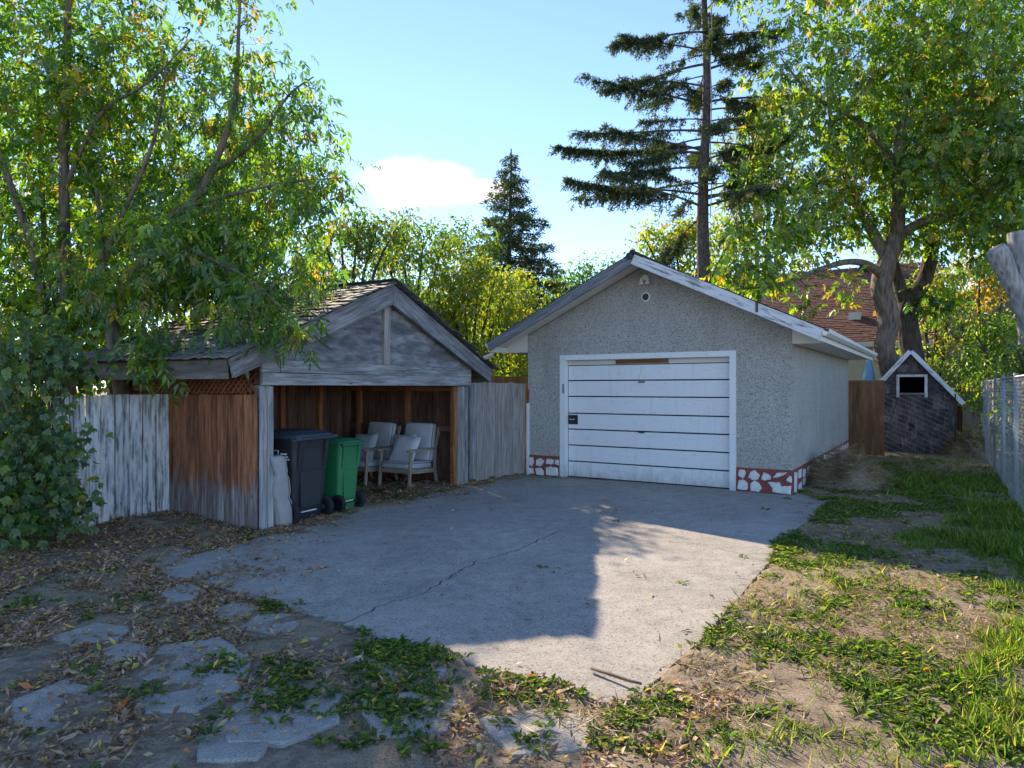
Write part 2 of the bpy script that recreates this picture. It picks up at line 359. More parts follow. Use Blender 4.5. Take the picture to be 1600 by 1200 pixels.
M['bin_black'] = flat('charcoal_plastic', (0.030,0.033,0.040), 0.42, 0.5, nz=0.25, scale=4, bump=0.25, bscale=120)
M['bin_lid'] = flat('dark_blue_grey_plastic', (0.045,0.065,0.085), 0.35, 0.5, nz=0.2, scale=5)
M['bin_green'] = flat('green_plastic', (0.022,0.21,0.075), 0.42, 0.5, nz=0.18, scale=4, bump=0.25, bscale=120)
M['bin_green_lid'] = flat('teal_green_plastic', (0.020,0.17,0.085), 0.36, 0.5, nz=0.15)
M['rubber'] = flat('black_rubber', (0.022,0.024,0.028), 0.75, 0.3, nz=0.3)
M['hub'] = flat('grey_hub', (0.075,0.085,0.10), 0.5, 0.4)
M['steel'] = flat('galvanised_steel', (0.30,0.32,0.35), 0.5, 0.5, 0.5, nz=0.15, scale=20)
M['wire'] = flat('galvanised_wire', (0.42,0.43,0.46), 0.6, 0.4, 0.0, nz=0.15, scale=20)
M['white_print'] = flat('white_print', (0.78,0.78,0.80), 0.5, nz=0.05)
M['sign_black'] = flat('black_plastic', (0.02,0.025,0.03), 0.4, 0.5)
M['gutter'] = flat('white_aluminium', (0.78,0.79,0.81), 0.35, 0.5, nz=0.08)
M['asphalt'] = flat('asphalt_shingle', (0.055,0.052,0.050), 0.95, 0.1, nz=0.4, scale=60, bump=0.8, bscale=150)
M['roof_brown'] = flat('brown_shingle', (0.185,0.098,0.085), 0.95, 0.1, nz=0.45, scale=10, bump=0.6, bscale=90)
M['shake'] = wood('weathered_roof_shingle', (0.055,0.055,0.050), (0.145,0.145,0.132), (0.265,0.26,0.24), grain=(4, 22, 22), vary=0.7)
M['shake_dark'] = wood('dark_wall_shake', (0.04,0.034,0.032), (0.115,0.098,0.092), (0.21,0.185,0.175), grain=(5, 26, 26), vary=1.2)
M['siding'] = flat('cream_siding', (0.62,0.57,0.43), 0.6, nz=0.08, scale=2)
M['wall_white'] = flat('off_white_stucco', (0.6,0.6,0.6), 0.85, nz=0.12, scale=4)
M['gravel'] = flat('pale_gravel', (0.40,0.37,0.33), 0.95, 0.1, nz=0.3, scale=40, bump=0.8, bscale=90)
M['chalk'] = flat('worn_chalk', (0.56,0.54,0.52), 0.95, 0.1, nz=0.45, scale=30)
M['glass'] = flat('dark_window', (0.02,0.022,0.025), 0.08, 0.6)
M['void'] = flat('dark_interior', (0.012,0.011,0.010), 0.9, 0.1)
M['tarp'] = flat('blue_tarp', (0.16,0.42,0.62), 0.45, 0.4, nz=0.25, scale=5)
M['yellow'] = flat('yellow_plate', (0.75,0.42,0.02), 0.5)
M['slat'] = flat('grey_privacy_slat', (0.30,0.33,0.37), 0.5, 0.3, nz=0.25, scale=5)
M['cable'] = flat('grey_cable', (0.38,0.38,0.40), 0.6)
M['twig'] = flat('dry_twig', (0.21,0.15,0.11), 0.85, 0.15, nz=0.3, scale=15)
def fabric(name, c):
    t = NT(name); w1 = t.noise(t.vec((1, 1, 1)), 190, 2); n = t.noise(t.vec((1, 1, 1), 1.0), 5, 5, 0.6)
    cc = t.mix(n, mul(c, 0.72), mul(c, 1.08)); cc = t.mix(t.ramp(w1, [(0.35, 0.3), (0.6, 0.0)]), cc, mul(c, 0.6))
    t.bump(t.math('ADD', w1, t.math('MULTIPLY', n, 2.5)), 0.5, 0.006); return t.fin(cc, 0.95, 0.1)
M['fabric'] = fabric('blue_grey_fabric', (0.50,0.51,0.55)); M['fabric2'] = fabric('pale_grey_fabric', (0.62,0.62,0.64))
M['fabric_beige'] = fabric('beige_grey_fabric', (0.42,0.40,0.39))
M['piping'] = flat('dark_piping', (0.16,0.16,0.18), 0.9)

# ================================================================== ground and driveway
def jit_line(pts, step=0.09, amp=0.012, seed=0):
    out = []
    for a, b in zip(pts[:-1], pts[1:]):
        n = max(1, int((b - a).length / step))
        for i in range(n):
            p = a.lerp(b, i/n); k = amp if (out and i) else amp*0.4
            out.append(Vector((p.x + k*2*mnoise.noise((p.x*7+seed, p.y*7, 1.3)), p.y + k*2*mnoise.noise((p.x*7, p.y*7+seed, 7.7)), 0)))
    out.append(pts[-1].copy()); return out
gp = lambda l: [G(x, y) for x, y in l]
W_S = gp([(230,888),(330,862),(410,841),(455,834),(520,815),(570,799)])
S_E = gp([(570,799),(660,777),(740,761),(822,748)]) + gp([(1000,752),(1160,763),(1245,770),(1292,787),(1268,812),(1240,830),(1208,850),(1204,878)])
E_Q = gp([(1204,878),(1180,905),(1140,950),(1092,1008),(1045,1048),(1010,1080),(985,1104),(935,1100),(880,1075),(800,1056),(740,1045),(700,1016),(610,1006),(565,990),(535,979)])
Q_W = gp([(535,979),(470,960),(400,937),(330,917),(270,903),(230,888)])
CR1 = gp([(535,979),(600,948),(660,930),(700,905),(745,878),(778,872),(820,855),(878,830)])
CR1b = gp([(878,830),(912,834),(985,845),(1080,851),(1204,878)])
CR2 = gp([(570,799),(650,806),(739,812),(850,826),(878,830)])
ws, se, eq, qw = (jit_line(p, seed=i*3.1) for i, p in enumerate((W_S, S_E, E_Q, Q_W)))
c1 = jit_line(CR1, 0.05, 0.030, 5); c1b = jit_line(CR1b, 0.07, 0.02, 6); c2 = jit_line(CR2, 0.07, 0.02, 8)
def off(line, g):
    out = []
    for i, p in enumerate(line):
        t = line[min(i+1, len(line)-1)] - line[max(i-1, 0)]; n = Vector((-t.y, t.x, 0)).normalized()
        out.append(p + n*g*(0.5 + 0.9*abs(mnoise.noise((p.x*5, p.y*5, 3)))))
    return out
rev = lambda l: list(reversed(l))
slabA = se + rev(off(c1b, 0.004))[1:-1] + rev(off(c2, 0.003))[:-1]
slabB = ws + off(c2, -0.003)[1:-1] + rev(off(c1, 0.013))[:-1] + qw[1:-1]
slabC = eq + off(c1, -0.013)[1:-1] + off(c1b, -0.004)[:-1]
DRIVE = ws[:-1] + se[:-1] + eq[:-1] + qw[:-1]
dpoly = np.array([(p.x, p.y) for p in DRIVE])
def inside(x, y, poly):
    r = np.zeros(np.shape(x), bool); j = len(poly)-1
    for i in range(len(poly)):
        xi, yi = poly[i]; xj, yj = poly[j]
        if yi != yj:
            c = ((yi > y) != (yj > y)) & (x < (xj-xi)*(y-yi)/(yj-yi)+xi); r ^= c
        j = i
    return r
def vnoise(x, y, s, seed=0.0):
    """cheap smooth value noise, vectorised"""
    x = x*s + seed*13.7; y = y*s - seed*7.3
    xi = np.floor(x); yi = np.floor(y); fx = x-xi; fy = y-yi; fx = fx*fx*(3-2*fx); fy = fy*fy*(3-2*fy)
    h = lambda a, b: np.modf(np.abs(np.sin(a*127.1+b*311.7+seed)*43758.5453))[0]
    return (h(xi, yi)*(1-fx)+h(xi+1, yi)*fx)*(1-fy) + (h(xi, yi+1)*(1-fx)+h(xi+1, yi+1)*fx)*fy
def gh(x, y):
    x = np.asarray(x, float); y = np.asarray(y, float)
    z = 0.030*(vnoise(x, y, 1.3, 1)-0.5) + 0.022*(vnoise(x, y, 5.0, 2)-0.5) + 0.012*(vnoise(x, y, 14.0, 3)-0.5)
    z += 0.10*np.exp(-(((x+4.4)/0.9)**2 + ((y-8.4)/0.7)**2))               # leaf and soil bank against the white fence
    z += 0.02
    near = np.exp(-np.clip((np.abs(x-3)+np.abs(y-12))/200, 0, 9))
    z = np.where(inside(x, y, dpoly), -0.045, z); return z*near
gx = np.concatenate([[-400,-150,-60,-25,-14], np.arange(-9.5, 14.01, 0.085), [18,25,40,80,200,400]])
gy = np.concatenate([[-300,-60,-12,-2], np.arange(1.2, 12.0, 0.085), np.arange(12.0, 22, 0.2), [24,28,35,50,90,200,500,900]])
GX, GY = np.meshgrid(gx, gy, indexing='ij'); GZ = gh(GX, GY); nx, ny = GX.shape
idx = np.arange(nx*ny).reshape(nx, ny)
gq = np.stack([idx[:-1,:-1], idx[1:,:-1], idx[1:,1:], idx[:-1,1:]], -1).reshape(-1, 4)
ground = link('ground', npmesh('ground', np.stack([GX, GY, GZ], -1).reshape(-1, 3), gq), M['soil'], smooth=True)
tag(ground, 'bare brown soil of the yard around the concrete driveway', 'ground', kind='structure')
drive = thing('driveway', 'cracked grey concrete driveway leading to the white garage door', 'driveway'); tag(drive, kind='structure')
TOP = 0.014
for poly in (slabA, slabB, slabC):
    MB().prism_xy([(p.x, p.y) for p in poly], -0.06, TOP).build('concrete_slab', M['concrete'], drive)

mk = jit_line(gp([(462,838),(470,847),(492,851),(525,846),(565,838),(602,829)]), 0.04, 0.006, 2)
mq = MB(); m2 = [p + Vector((0.0, 0.028+0.012*math.sin(i*1.7), 0)) for i, p in enumerate(mk)]
mq.add([(p.x, p.y, TOP+0.003) for p in mk] + [(p.x, p.y, TOP+0.003) for p in m2], [(i, i+1, len(mk)+i+1, len(mk)+i) for i in range(len(mk)-1)])
mq.build('chalk_mark', M['chalk'], drive)
lane = link('lane', MB().prism_xy([(-60, -5.5), (60, -5.5), (60, 1.15), (-60, 1.15)], -0.05, 0.035).mesh('lane'), M['gravel']); tag(lane, 'pale gravel back lane running past the driveway', 'lane', kind='structure')
# paving stones sunk in the soil in front of the driveway
path = thing('path', 'sunken irregular paving stones among fallen leaves before the driveway', 'path'); tag(path, kind='structure')
STONES = [[(196,1066),(255,1012),(345,1000),(392,1038),(378,1084),(300,1120),(225,1122)],
          [(340,1132),(378,1092),(462,1066),(536,1082),(530,1136),(440,1172),(356,1170)],
          [(372,986),(402,966),(446,962),(470,980),(440,1000),(396,1002)],
          [(452,996),(470,974),(510,970),(522,990),(494,1008)],
          [(330,958),(372,944),(402,952),(380,970),(342,974)],
          [(250,930),(292,914),(322,926),(300,940),(262,946)],
          [(80,1002),(150,978),(206,984),(184,1006),(110,1014)],
          [(540,1036),(590,1014),(660,1022),(702,1050),(670,1078),(596,1072)],
          [(300,1150),(338,1130),(420,1170),(400,1196),(310,1196)],
          [(200,880),(262,856),(306,862),(268,882),(222,892)],
          [(20,1100),(96,1070),(170,1084),(176,1128),(88,1156),(20,1140)],
          [(560,1100),(640,1086),(720,1100),(700,1150),(590,1160)],
          [(160,1020),(210,1006),(232,1022),(200,1046),(166,1044)],
          [(740,1128),(850,1112),(930,1130),(930,1180),(800,1190)]]
stone_polys = []
for st in STONES:
    line = jit_line(gp(st + [st[0]]), 0.05, 0.012, random.random()*9)[:-1]
    c = sum(line, Vector())/len(line); hz = 0.030 + random.uniform(0, 0.012)
    m = MB(); n = len(line); rot = Matrix.Rotation(random.uniform(-0.02, 0.02), 3, 'X') @ Matrix.Rotation(random.uniform(-0.02, 0.02), 3, 'Y')
    rings = [[(p-c)*k for p in line] for k in (1.0, 1.0, 0.965)]; zs = (-0.05, 0.022, 0.032)
    m.loft([[rot @ Vector((p.x, p.y, z)) for p in ring] for ring, z in zip(rings, zs)])
    m.build('paving_stone', M['stone'], path, Matrix.Translation((c.x, c.y, -0.006)))
    stone_polys.append(np.array([(p.x, p.y) for p in line]))

# ================================================================== garage
GU = Vector((0.8464, -0.5325, 0)); GV = Vector((0.5325, 0.8464, 0)); GA = math.atan2(GU.y, GU.x)
G0 = Vector((4.28, 10.47, 0)) - GU*2.35
def gw(x, y, z=0): return G0 + GU*x + GV*y + Vector((0, 0, z))          # garage-local to world
gar = thing('garage', 'detached pebble-dash garage with white door and painted stone base', 'garage', G0, GA)
SL = 0.4735; PK = 3.90; HW = 2.35; GL = 7.3; OV = 0.6; EO = 2.84
wt = lambda x: PK - 0.155 - SL*abs(x)
m = MB()
DX0, DX1, DZ = -1.56, 1.42, 2.15
m.prism_xz([(-HW, 0), (DX0, 0), (DX0, DZ), (DX1, DZ), (DX1, 0), (HW, 0), (HW, wt(HW)), (0, wt(0)), (-HW, wt(HW))], 0, 0.16)
m.build('front_wall', M['stucco'], gar)
MB().box(HW-0.16, HW, 0.162, GL, 0, wt(HW)).build('side_wall', M['stucco'], gar)
MB().box(-HW, -HW+0.16, 0.162, GL, 0, wt(HW)).build('side_wall', M['stucco'], gar)
MB().prism_xz([(-HW+0.162, 0), (HW-0.162, 0), (HW-0.162, wt(HW)), (0, wt(0)), (-HW+0.162, wt(HW))], GL-0.16, GL-0.002).build('back_wall', M['stucco'], gar)
# plinth: red render with white stones
for (xa, xb) in ((-HW-0.012, -1.662), (1.512, HW+0.012)):
    MB().box(xa, xb, -0.014, 0.02, 0, 0.39).build('plinth', M['red'], gar)
pl = MB().box(HW+0.001, HW+0.0135, 0.021, GL-0.02, 0, 0.39).build('plinth', M['red'], gar)
def stone_piece(poly, mtx, parent, pro=1.0):
    pts = [Vector((x, 0, z)) for x, z in poly]; c = sum(pts, Vector())/len(pts); line = []
    for i in range(len(pts)):
        a, b = pts[i], pts[(i+1) % len(pts)]
        for k in range(3): q = a.lerp(b, k/3); line.append(q + Vector((random.uniform(-1, 1), 0, random.uniform(-1, 1)))*0.007)
    m = MB(); m.loft([[(p-c)*k + Vector((0, y, 0)) for p in line] for k, y in ((1, 0.004), (1.0, -0.010*pro), (0.86, -0.020*pro))])
    m.build('stone', M['white_stone'], parent, mtx @ Matrix.Translation(c))
SR = [[(1.54,.26),(1.56,.35),(1.64,.36),(1.66,.29),(1.62,.22)], [(1.53,.05),(1.55,.18),(1.62,.21),(1.70,.15),(1.69,.05),(1.62,.03)],
      [(1.70,.24),(1.74,.34),(1.80,.37),(1.87,.29),(1.86,.22),(1.77,.20)], [(1.74,.03),(1.73,.14),(1.79,.20),(1.87,.17),(1.90,.08),(1.86,.02)],
      [(1.89,.22),(1.93,.34),(2.03,.29),(2.05,.24),(1.96,.21)], [(2.07,.25),(2.12,.34),(2.28,.355),(2.25,.32),(2.12,.27)],
      [(1.99,.19),(2.06,.10),(2.06,.03),(2.33,.02),(2.33,.15),(2.20,.14),(2.17,.20)], [(2.26,.22),(2.30,.30),(2.34,.31),(2.345,.20)]]
SLf = [[(-2.33,.2),(-2.32,.34),(-2.24,.35),(-2.20,.27),(-2.25,.18)], [(-2.33,.03),(-2.33,.15),(-2.22,.14),(-2.20,.04)],
       [(-2.16,.2),(-2.15,.31),(-2.05,.35),(-1.98,.28),(-2.05,.19)], [(-2.15,.03),(-2.16,.15),(-2.04,.16),(-1.99,.10),(-2.0,.02)],
       [(-1.95,.24),(-1.93,.34),(-1.78,.32),(-1.80,.24)], [(-1.94,.03),(-1.95,.17),(-1.85,.20),(-1.70,.17),(-1.69,.03)], [(-1.75,.25),(-1.74,.33),(-1.68,.32),(-1.685,.23)]]
for poly in SR + SLf: stone_piece(poly, Matrix.Translation((0, -0.0145, 0)), gar, random.uniform(1.3, 2.2))
x = 0.06
SIDE = Matrix.Translation((HW+0.0135, 0, 0)) @ Matrix.Rotation(R(90), 4, 'Z')
while x < GL-0.4:
    w_ = random.uniform(0.10, 0.30); j = lambda: random.uniform(-0.03, 0.03)
    rows = ((0.03, 0.33),) if random.random() < 0.3 else ((0.02+abs(j()), 0.16+j()), (0.20+j(), 0.33+j()))
    for (z0, z1) in rows:
        if random.random() < 0.12: continue
        xs_ = x + j()
        stone_piece([(xs_+j(), z0+abs(j())), (xs_+j(), z1+j()), (xs_+w_*0.5+j(), z1+abs(j())*0.5), (xs_+w_+j(), z1+j()), (xs_+w_+j(), z0+j()*0.5), (xs_+w_*0.5+j(), z0-0.005)], SIDE, gar, 0.3)
    x += w_ + 0.13
# door frame and door
MB().box(-1.66, DX0+0.012, -0.022, 0.10, 0, 2.245).build('door_frame', M['white'], gar)
MB().box(DX1-0.012, 1.51, -0.022, 0.10, 0, 2.245).build('door_frame', M['white'], gar)
MB().box(DX0+0.0125, DX1-0.0125, -0.022, 0.10, 2.152, 2.245).build('door_frame', M['white'], gar)
MB().box(DX0+0.013, DX1-0.013, 0.104, 0.135, 2.065, 2.151).build('header_board', M['cream'], gar)
MB().box(-0.60, 0.36, 0.090, 0.1035, 2.072, 2.140).build('header_patch', M['ply_brown'], gar)
door = MB().box(DX0+0.014, DX1-0.014, 0.125, 0.150, 0.02, 2.060).build('garage_door', M['void'], gar)
zz = 0.025
for i, hgt in enumerate((0.278, 0.286, 0.283, 0.283, 0.300, 0.281, 0.270)):
    b = MB().loft([[(x_, y_, z_) for x_, y_, z_ in ((DX0+0.02+c, y, zz+0.006+c), (DX1-0.02-c, y, zz+0.006+c+random.uniform(-.002,.002)), (DX1-0.02-c, y, zz+hgt-0.006-c), (DX0+0.02+c, y, zz+hgt-0.006-c))] for y, c in ((0.1245, 0), (0.100, 0), (0.094, 0.006))])
    b.build('door_panel', M['white'], door); zz += hgt + 0.0085
MB().box(-1.530, -1.345, 0.080, 0.0935, 0.985, 1.155).build('door_plate', M['sign_black'], door)
for i in range(7):
    MB().box(-1.505+i*0.014, -1.494+i*0.014, 0.0785, 0.0798, 1.066+0.006*math.sin(i*2.1), 1.078+0.008*math.sin(i*1.3+1)).build('plate_mark', M['white_print'], door)
for z_ in (0.885, 1.755):
    MB().tube([(-0.17, 0.088, z_), (-0.15, 0.07, z_-0.004), (-0.08, 0.07, z_-0.004), (-0.06, 0.088, z_)], 0.012, 6).build('door_handle', M['sign_black'], door)
MB().tube([(-0.11, 0.086, 2.03), (-0.13, 0.086, 1.92), (-0.19, 0.086, 1.77)], 0.0025, 4).build('pull_cord', M['cable'], door)
MB().box(-1.60, -1.564, -0.034, -0.0225, 1.55, 1.72).build('hinge_plate', M['steel'], gar)
MB().box(-HW-0.016, -HW+0.035, -0.030, -0.001, 0.0, 1.36).build('corner_trim', M['white'], gar)
MB().box(-HW+0.0, -HW+0.03, -0.006, -0.0005, 1.37, 1.62).build('trim_stub', M['ply_brown'], gar)
# roof
for s in (-1, 1):
    MB().prism_xz([(0, PK-0.135), (0, PK-0.06), (s*EO, PK-0.06-SL*EO), (s*EO, PK-0.135-SL*EO)], -OV, GL+0.45).build('roof_deck', M['cream'], gar)
    rm = MB(); nrow = 19
    for i in range(nrow):                                            # lapped shingle courses
        x0 = EO + 0.03 - (EO+0.03)*i/nrow; x1 = EO + 0.03 - (EO+0.03)*(i+1)/nrow - 0.02*(i < nrow-1); zf = lambda q: PK-0.058-SL*q
        rm.prism_xz([(s*x0, zf(x0)), (s*x1, zf(x1)), (s*x1, zf(x1)+0.008), (s*x0, zf(x0)+0.022)], -OV-0.035, GL+0.48)
    rm.build('shingle_courses', M['asphalt'], gar)
    # rake boards on the front, fascia and gutter along the eave
    mat_r = M['wood_peel'] if s > 0 else M['wood_peel2']
    L2 = math.hypot(EO, SL*EO); p0 = Vector((s*0.012, -OV-0.018, PK-0.150)); p1 = Vector((s*(EO+0.0), -OV-0.018, PK-0.150-SL*EO))
    board('rake_board', gar, p0, p1, 0.17, 0.034, (0, -1, 0), mat_r, 0.003)
    MB().box(*sorted((s*(EO-0.04), s*(EO-0.002))), -OV+0.004, GL+0.44, PK-0.24-SL*EO, PK-0.138-SL*EO).build('fascia', M['cream'], gar)
    MB().box(*sorted((s*(HW+0.002), s*(EO-0.042))), 0.0, GL, PK-0.232-SL*EO, PK-0.215-SL*EO).build('soffit', M['cream'], gar)
    MB().prism_xz([(s*(HW+0.003), PK-0.236-SL*EO), (s*(EO-0.043), PK-0.236-SL*EO), (s*(EO-0.043), PK-0.139-SL*(EO-0.043)), (s*(HW+0.003), PK-0.139-SL*(HW))], -0.028, -0.004).build('soffit_return', M['cream'], gar)
    gz = PK-0.075-SL*EO; g = MB()
    prof = [(EO, gz), (EO+0.008, gz-0.085), (EO+0.055, gz-0.09), (EO+0.10, gz-0.05), (EO+0.105, gz), (EO+0.098, gz), (EO+0.09, gz-0.045), (EO+0.052, gz-0.082), (EO+0.016, gz-0.078), (EO+0.008, gz)]
    g.prism_xz([(s*a, b) for a, b in prof], -OV+0.03, GL+0.4)
    g.build('gutter', M['gutter'], gar)
MB().tube([(-EO-0.05, -0.40, gz-0.085), (-EO-0.05, -0.40, gz-0.16), (-EO-0.10, -0.37, gz-0.22), (-EO-0.30, -0.28, gz-0.25), (-EO-0.38, -0.24, gz-0.30), (-EO-0.40, -0.23, gz-0.42)], 0.042, 10).build('downspout', M['gutter'], gar, smooth=True)
rg = MB().tube([(0, -OV-0.05, PK-0.045), (0, GL+0.5, PK-0.045)], 0.045, 8); rg.build('ridge_cap', M['asphalt'], gar)
MB().lathe([(0.055, 0), (0.055, -0.05), (0.03, -0.055)], 12, 'y', (-0.03, -OV-0.036, PK-0.10)).build('peak_camera', M['sign_black'], gar)
lt = MB().box(-0.05, 0.05, -0.05, -0.001, PK-0.42, PK-0.33).build('security_light', M['cream'], gar)
for dx in (-0.055, 0.055):
    MB().lathe([(0.022, 0), (0.03, -0.05), (0.048, -0.11), (0.044, -0.112)], 12, 'z', (dx, -0.075, PK-0.38)).build('lamp_head', M['cream'], lt)
MB().lathe([(0.085, -0.001), (0.085, -0.03), (0.060, -0.035), (0.060, -0.008)], 20, 'y', (0.0, 0, PK-0.70)).build('vent_ring', M['cream'], gar)
MB().lathe([(0.059, -0.012), (0.050, -0.02)], 16, 'y', (0.0, 0, PK-0.70)).build('vent_grille', M['sign_black'], gar)
MB().box(1.95, 1.985, -OV-0.048, -OV-0.036, PK-0.20-SL*1.97, PK-0.05-SL*1.97).build('rake_strap', M['sign_black'], gar)

# ================================================================== open shed
SX = Vector((0.49, 0.8717, 0)); SY = Vector((-0.8717, 0.49, 0)); SA = math.atan2(SX.y, SX.x)
S0 = Vector((-2.885, 7.83, 0)) + SX*2.175
def swp(x, y, z=0): return S0 + SX*x + SY*y + Vector((0, 0, z))
shed = thing('open_shed', 'weathered open-fronted wooden shed sheltering bins and chairs', 'shed', S0, SA)
SHW = 2.175; SDp = 2.6; SPK = 3.14; SSL = 0.422; SEO = 2.70; SOV = 0.13
rz_ = lambda x: SPK - SSL*abs(x)
# posts
board('corner_post', shed, (-SHW+0.045, -0.012, 0), (-SHW+0.045, -0.012, 1.675), 0.088, 0.03, (0, -1, 0), M['wood_pale'])
board('corner_post', shed, (-SHW+0.136, -0.014, 0), (-SHW+0.136, -0.014, 1.675), 0.088, 0.03, (0, -1, 0), M['wood_pale'])
MB().box(-SHW+0.03, -SHW+0.16, 0.006, 0.12, 0, 1.68).build('inner_post', M['wood_grey'], shed)
for k, (xx, mt) in enumerate(((1.83, 'wood_cedar'), (1.915, 'wood_gate'), (2.005, 'wood_pale'), (2.095, 'wood_grey'))):
    board('corner_post', shed, (xx, 0.02-0.012*k, 0), (xx, 0.02-0.012*k, 1.675), 0.086, 0.04, (0, -1, 0), M[mt])
MB().box(1.85, 2.13, 0.045, 0.13, 0, 1.68).build('inner_post', M['wood_cedar'], shed)
# header beam
board('header_beam', shed, (-SHW-0.02, -0.055, 1.755), (SHW+0.0, -0.055, 1.755), 0.142, 0.045, (0, -1, 0), M['wood_pale'])
board('header_beam', shed, (-SHW-0.02, -0.050, 1.900), (-SHW+0.24, -0.050, 1.900), 0.142, 0.045, (0, -1, 0), M['wood_pale'])
board('header_beam', shed, (-SHW+0.245, -0.052, 1.900), (SHW+0.0, -0.052, 1.900), 0.142, 0.045, (0, -1, 0), M['wood_grey'])
MB().box(-SHW+0.01, SHW-0.01, -0.026, 0.10, 1.69, 1.965).build('header_backing', M['wood_dark'], shed)
# gable infill: two plywood sheets, king stud
for s in (-1, 1):
    z0 = 1.972; xe = (SPK-0.06-z0)/SSL
    MB().prism_xz([(s*0.07, z0), (s*xe, z0), (s*0.07, rz_(0.07)-0.08)], -0.030, -0.012).build('gable_sheet', M['ply_grey'], shed)
board('king_stud', shed, (0, -0.045, 1.974), (0, -0.045, 2.86), 0.13, 0.05, (0, -1, 0), M['wood_gate'])
# rake boards
for s in (-1, 1):
    pz = 0.036; hgt = 0.285
    MBp = [(s*0.004, SPK-pz), (s*SEO, SPK-pz-SSL*SEO), (s*(SEO-0.055), SPK-pz-SSL*SEO-hgt*0.72), (s*0.004, SPK-pz-hgt)]
    c = Vector((s*SEO/2, 0, SPK-0.15-SSL*SEO/2)); ang = math.atan2(-SSL*SEO, s*SEO)
    Mx = Matrix.Translation(c) @ Matrix.Rotation(-ang, 4, 'Y'); Mi = Mx.inverted()
    mm = MB().prism_xz(MBp, -SOV-0.045, -SOV); mm.v = [tuple(Mi @ Vector(v)) for v in mm.v]
    mm.build('rake_board', M['wood_grey'], shed, Mx)
    board('rake_backing', shed, (s*0.03, -0.07, SPK-0.19), (s*(SEO-0.3), -0.07, SPK-0.19-SSL*(SEO-0.33)), 0.10, 0.04, (0, -1, 0), M['wood_cedar'])
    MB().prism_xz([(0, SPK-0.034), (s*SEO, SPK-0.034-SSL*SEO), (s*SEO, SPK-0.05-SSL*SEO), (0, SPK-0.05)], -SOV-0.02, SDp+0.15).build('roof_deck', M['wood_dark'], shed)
# eave fascia on the fence side and far side
for s in (-1, 1):
    board('eave_board', shed, (s*(SEO-0.02), -SOV+0.02, rz_(SEO)-0.150), (s*(SEO-0.02), SDp+0.1, rz_(SEO)-0.150), 0.21, 0.022, (s, 0, 0), M['ply_eave'])
# rafters seen from inside
for y in (0.25, 0.85, 1.45, 2.05, 2.55):
    for s in (-1, 1):
        board('rafter', shed, (s*0.02, y, SPK-0.11), (s*2.45, y, SPK-0.11-SSL*2.43), 0.10, 0.038, (0, 1, 0), M['wood_cedar'])
# roof shingles, left slope single pieces; the far slope in one piece
def shingle_mesh(L=0.30):
    m = MB(); j = lambda a: random.uniform(-a, a)
    w = 1.0; n = 3; top = []; bot = []
    vs = []; fs = []
    for i in range(n+1):
        y = -0.5 + i/n; cu_ = 0.010 + random.uniform(0, 0.022)
        vs += [(-L/2 + j(0.014), y, cu_+0.010), (-L/2 + j(0.01), y, cu_-0.004), (L/2, y, 0.004), (L/2, y, -0.004)]
    for i in range(n):
        a, b = i*4, (i+1)*4
        fs += [(a, a+2, b+2, b), (a+1, b+1, b+3, a+3), (a, b, b+1, a+1), (a+2, a+3, b+3, b+2)]
    fs += [(0, 1, 3, 2), (n*4, n*4+2, n*4+3, n*4+1)]
    return m.add(vs, fs)
sh_meshes = [shingle_mesh().mesh('shingle') for _ in range(7)]
for q in sh_meshes: q.materials.append(M['shake'])
slope_L = math.hypot(SEO+0.05, SSL*(SEO+0.05)); ca = math.atan(SSL)
nrows = 19; expo = slope_L/nrows; far = MB(); YB = SDp+0.2
for s in (-1, 1):
    for r_ in range(nrows):
        dist = slope_L - (r_+0.5)*expo - 0.02          # distance from ridge to the piece centre
        y = -SOV-0.075 - random.uniform(0, 0.1)
        while y < YB:
            w = random.uniform(0.16, 0.30); yc = y + w/2
            xh = dist*math.cos(ca); zc = SPK - dist*math.sin(ca) - 0.012
            # own -x points down the slope, own y along the eave
            dirx = Vector((-s*math.cos(ca), 0, math.sin(ca)))
            zax = Vector((s*math.sin(ca), 0, math.cos(ca))); yax = zax.cross(dirx)
            tw = random.uniform(-0.02, 0.02); dx_ = dirx*math.cos(tw)+yax*math.sin(tw); yx_ = zax.cross(dx_)
            pos = Vector((s*xh, min(yc, YB), zc)) + zax*0.006
            Mx = Matrix(((dx_.x*1.0, yx_.x*w*0.975, zax.x, pos.x), (dx_.y, yx_.y*w*0.975, zax.y, pos.y), (dx_.z, yx_.z*w*0.975, zax.z, pos.z), (0,0,0,1)))
            me = random.choice(sh_meshes)
            if s < 0: link('shingle', me, None, shed, Mx)
            else: far.add([Mx @ v.co for v in me.vertices], [tuple(p.vertices) for p in me.polygons])
            y += w
tag(far.build('shingle_field', M['shake'], shed), kind='stuff')
MB().prism_xz([(-0.13, SPK-0.065), (0, SPK+0.0), (0.13, SPK-0.065), (0.13, SPK-0.04), (0, SPK+0.028), (-0.13, SPK-0.04)], -SOV-0.07, YB+0.02).build('ridge_cap', M['shake'], shed)
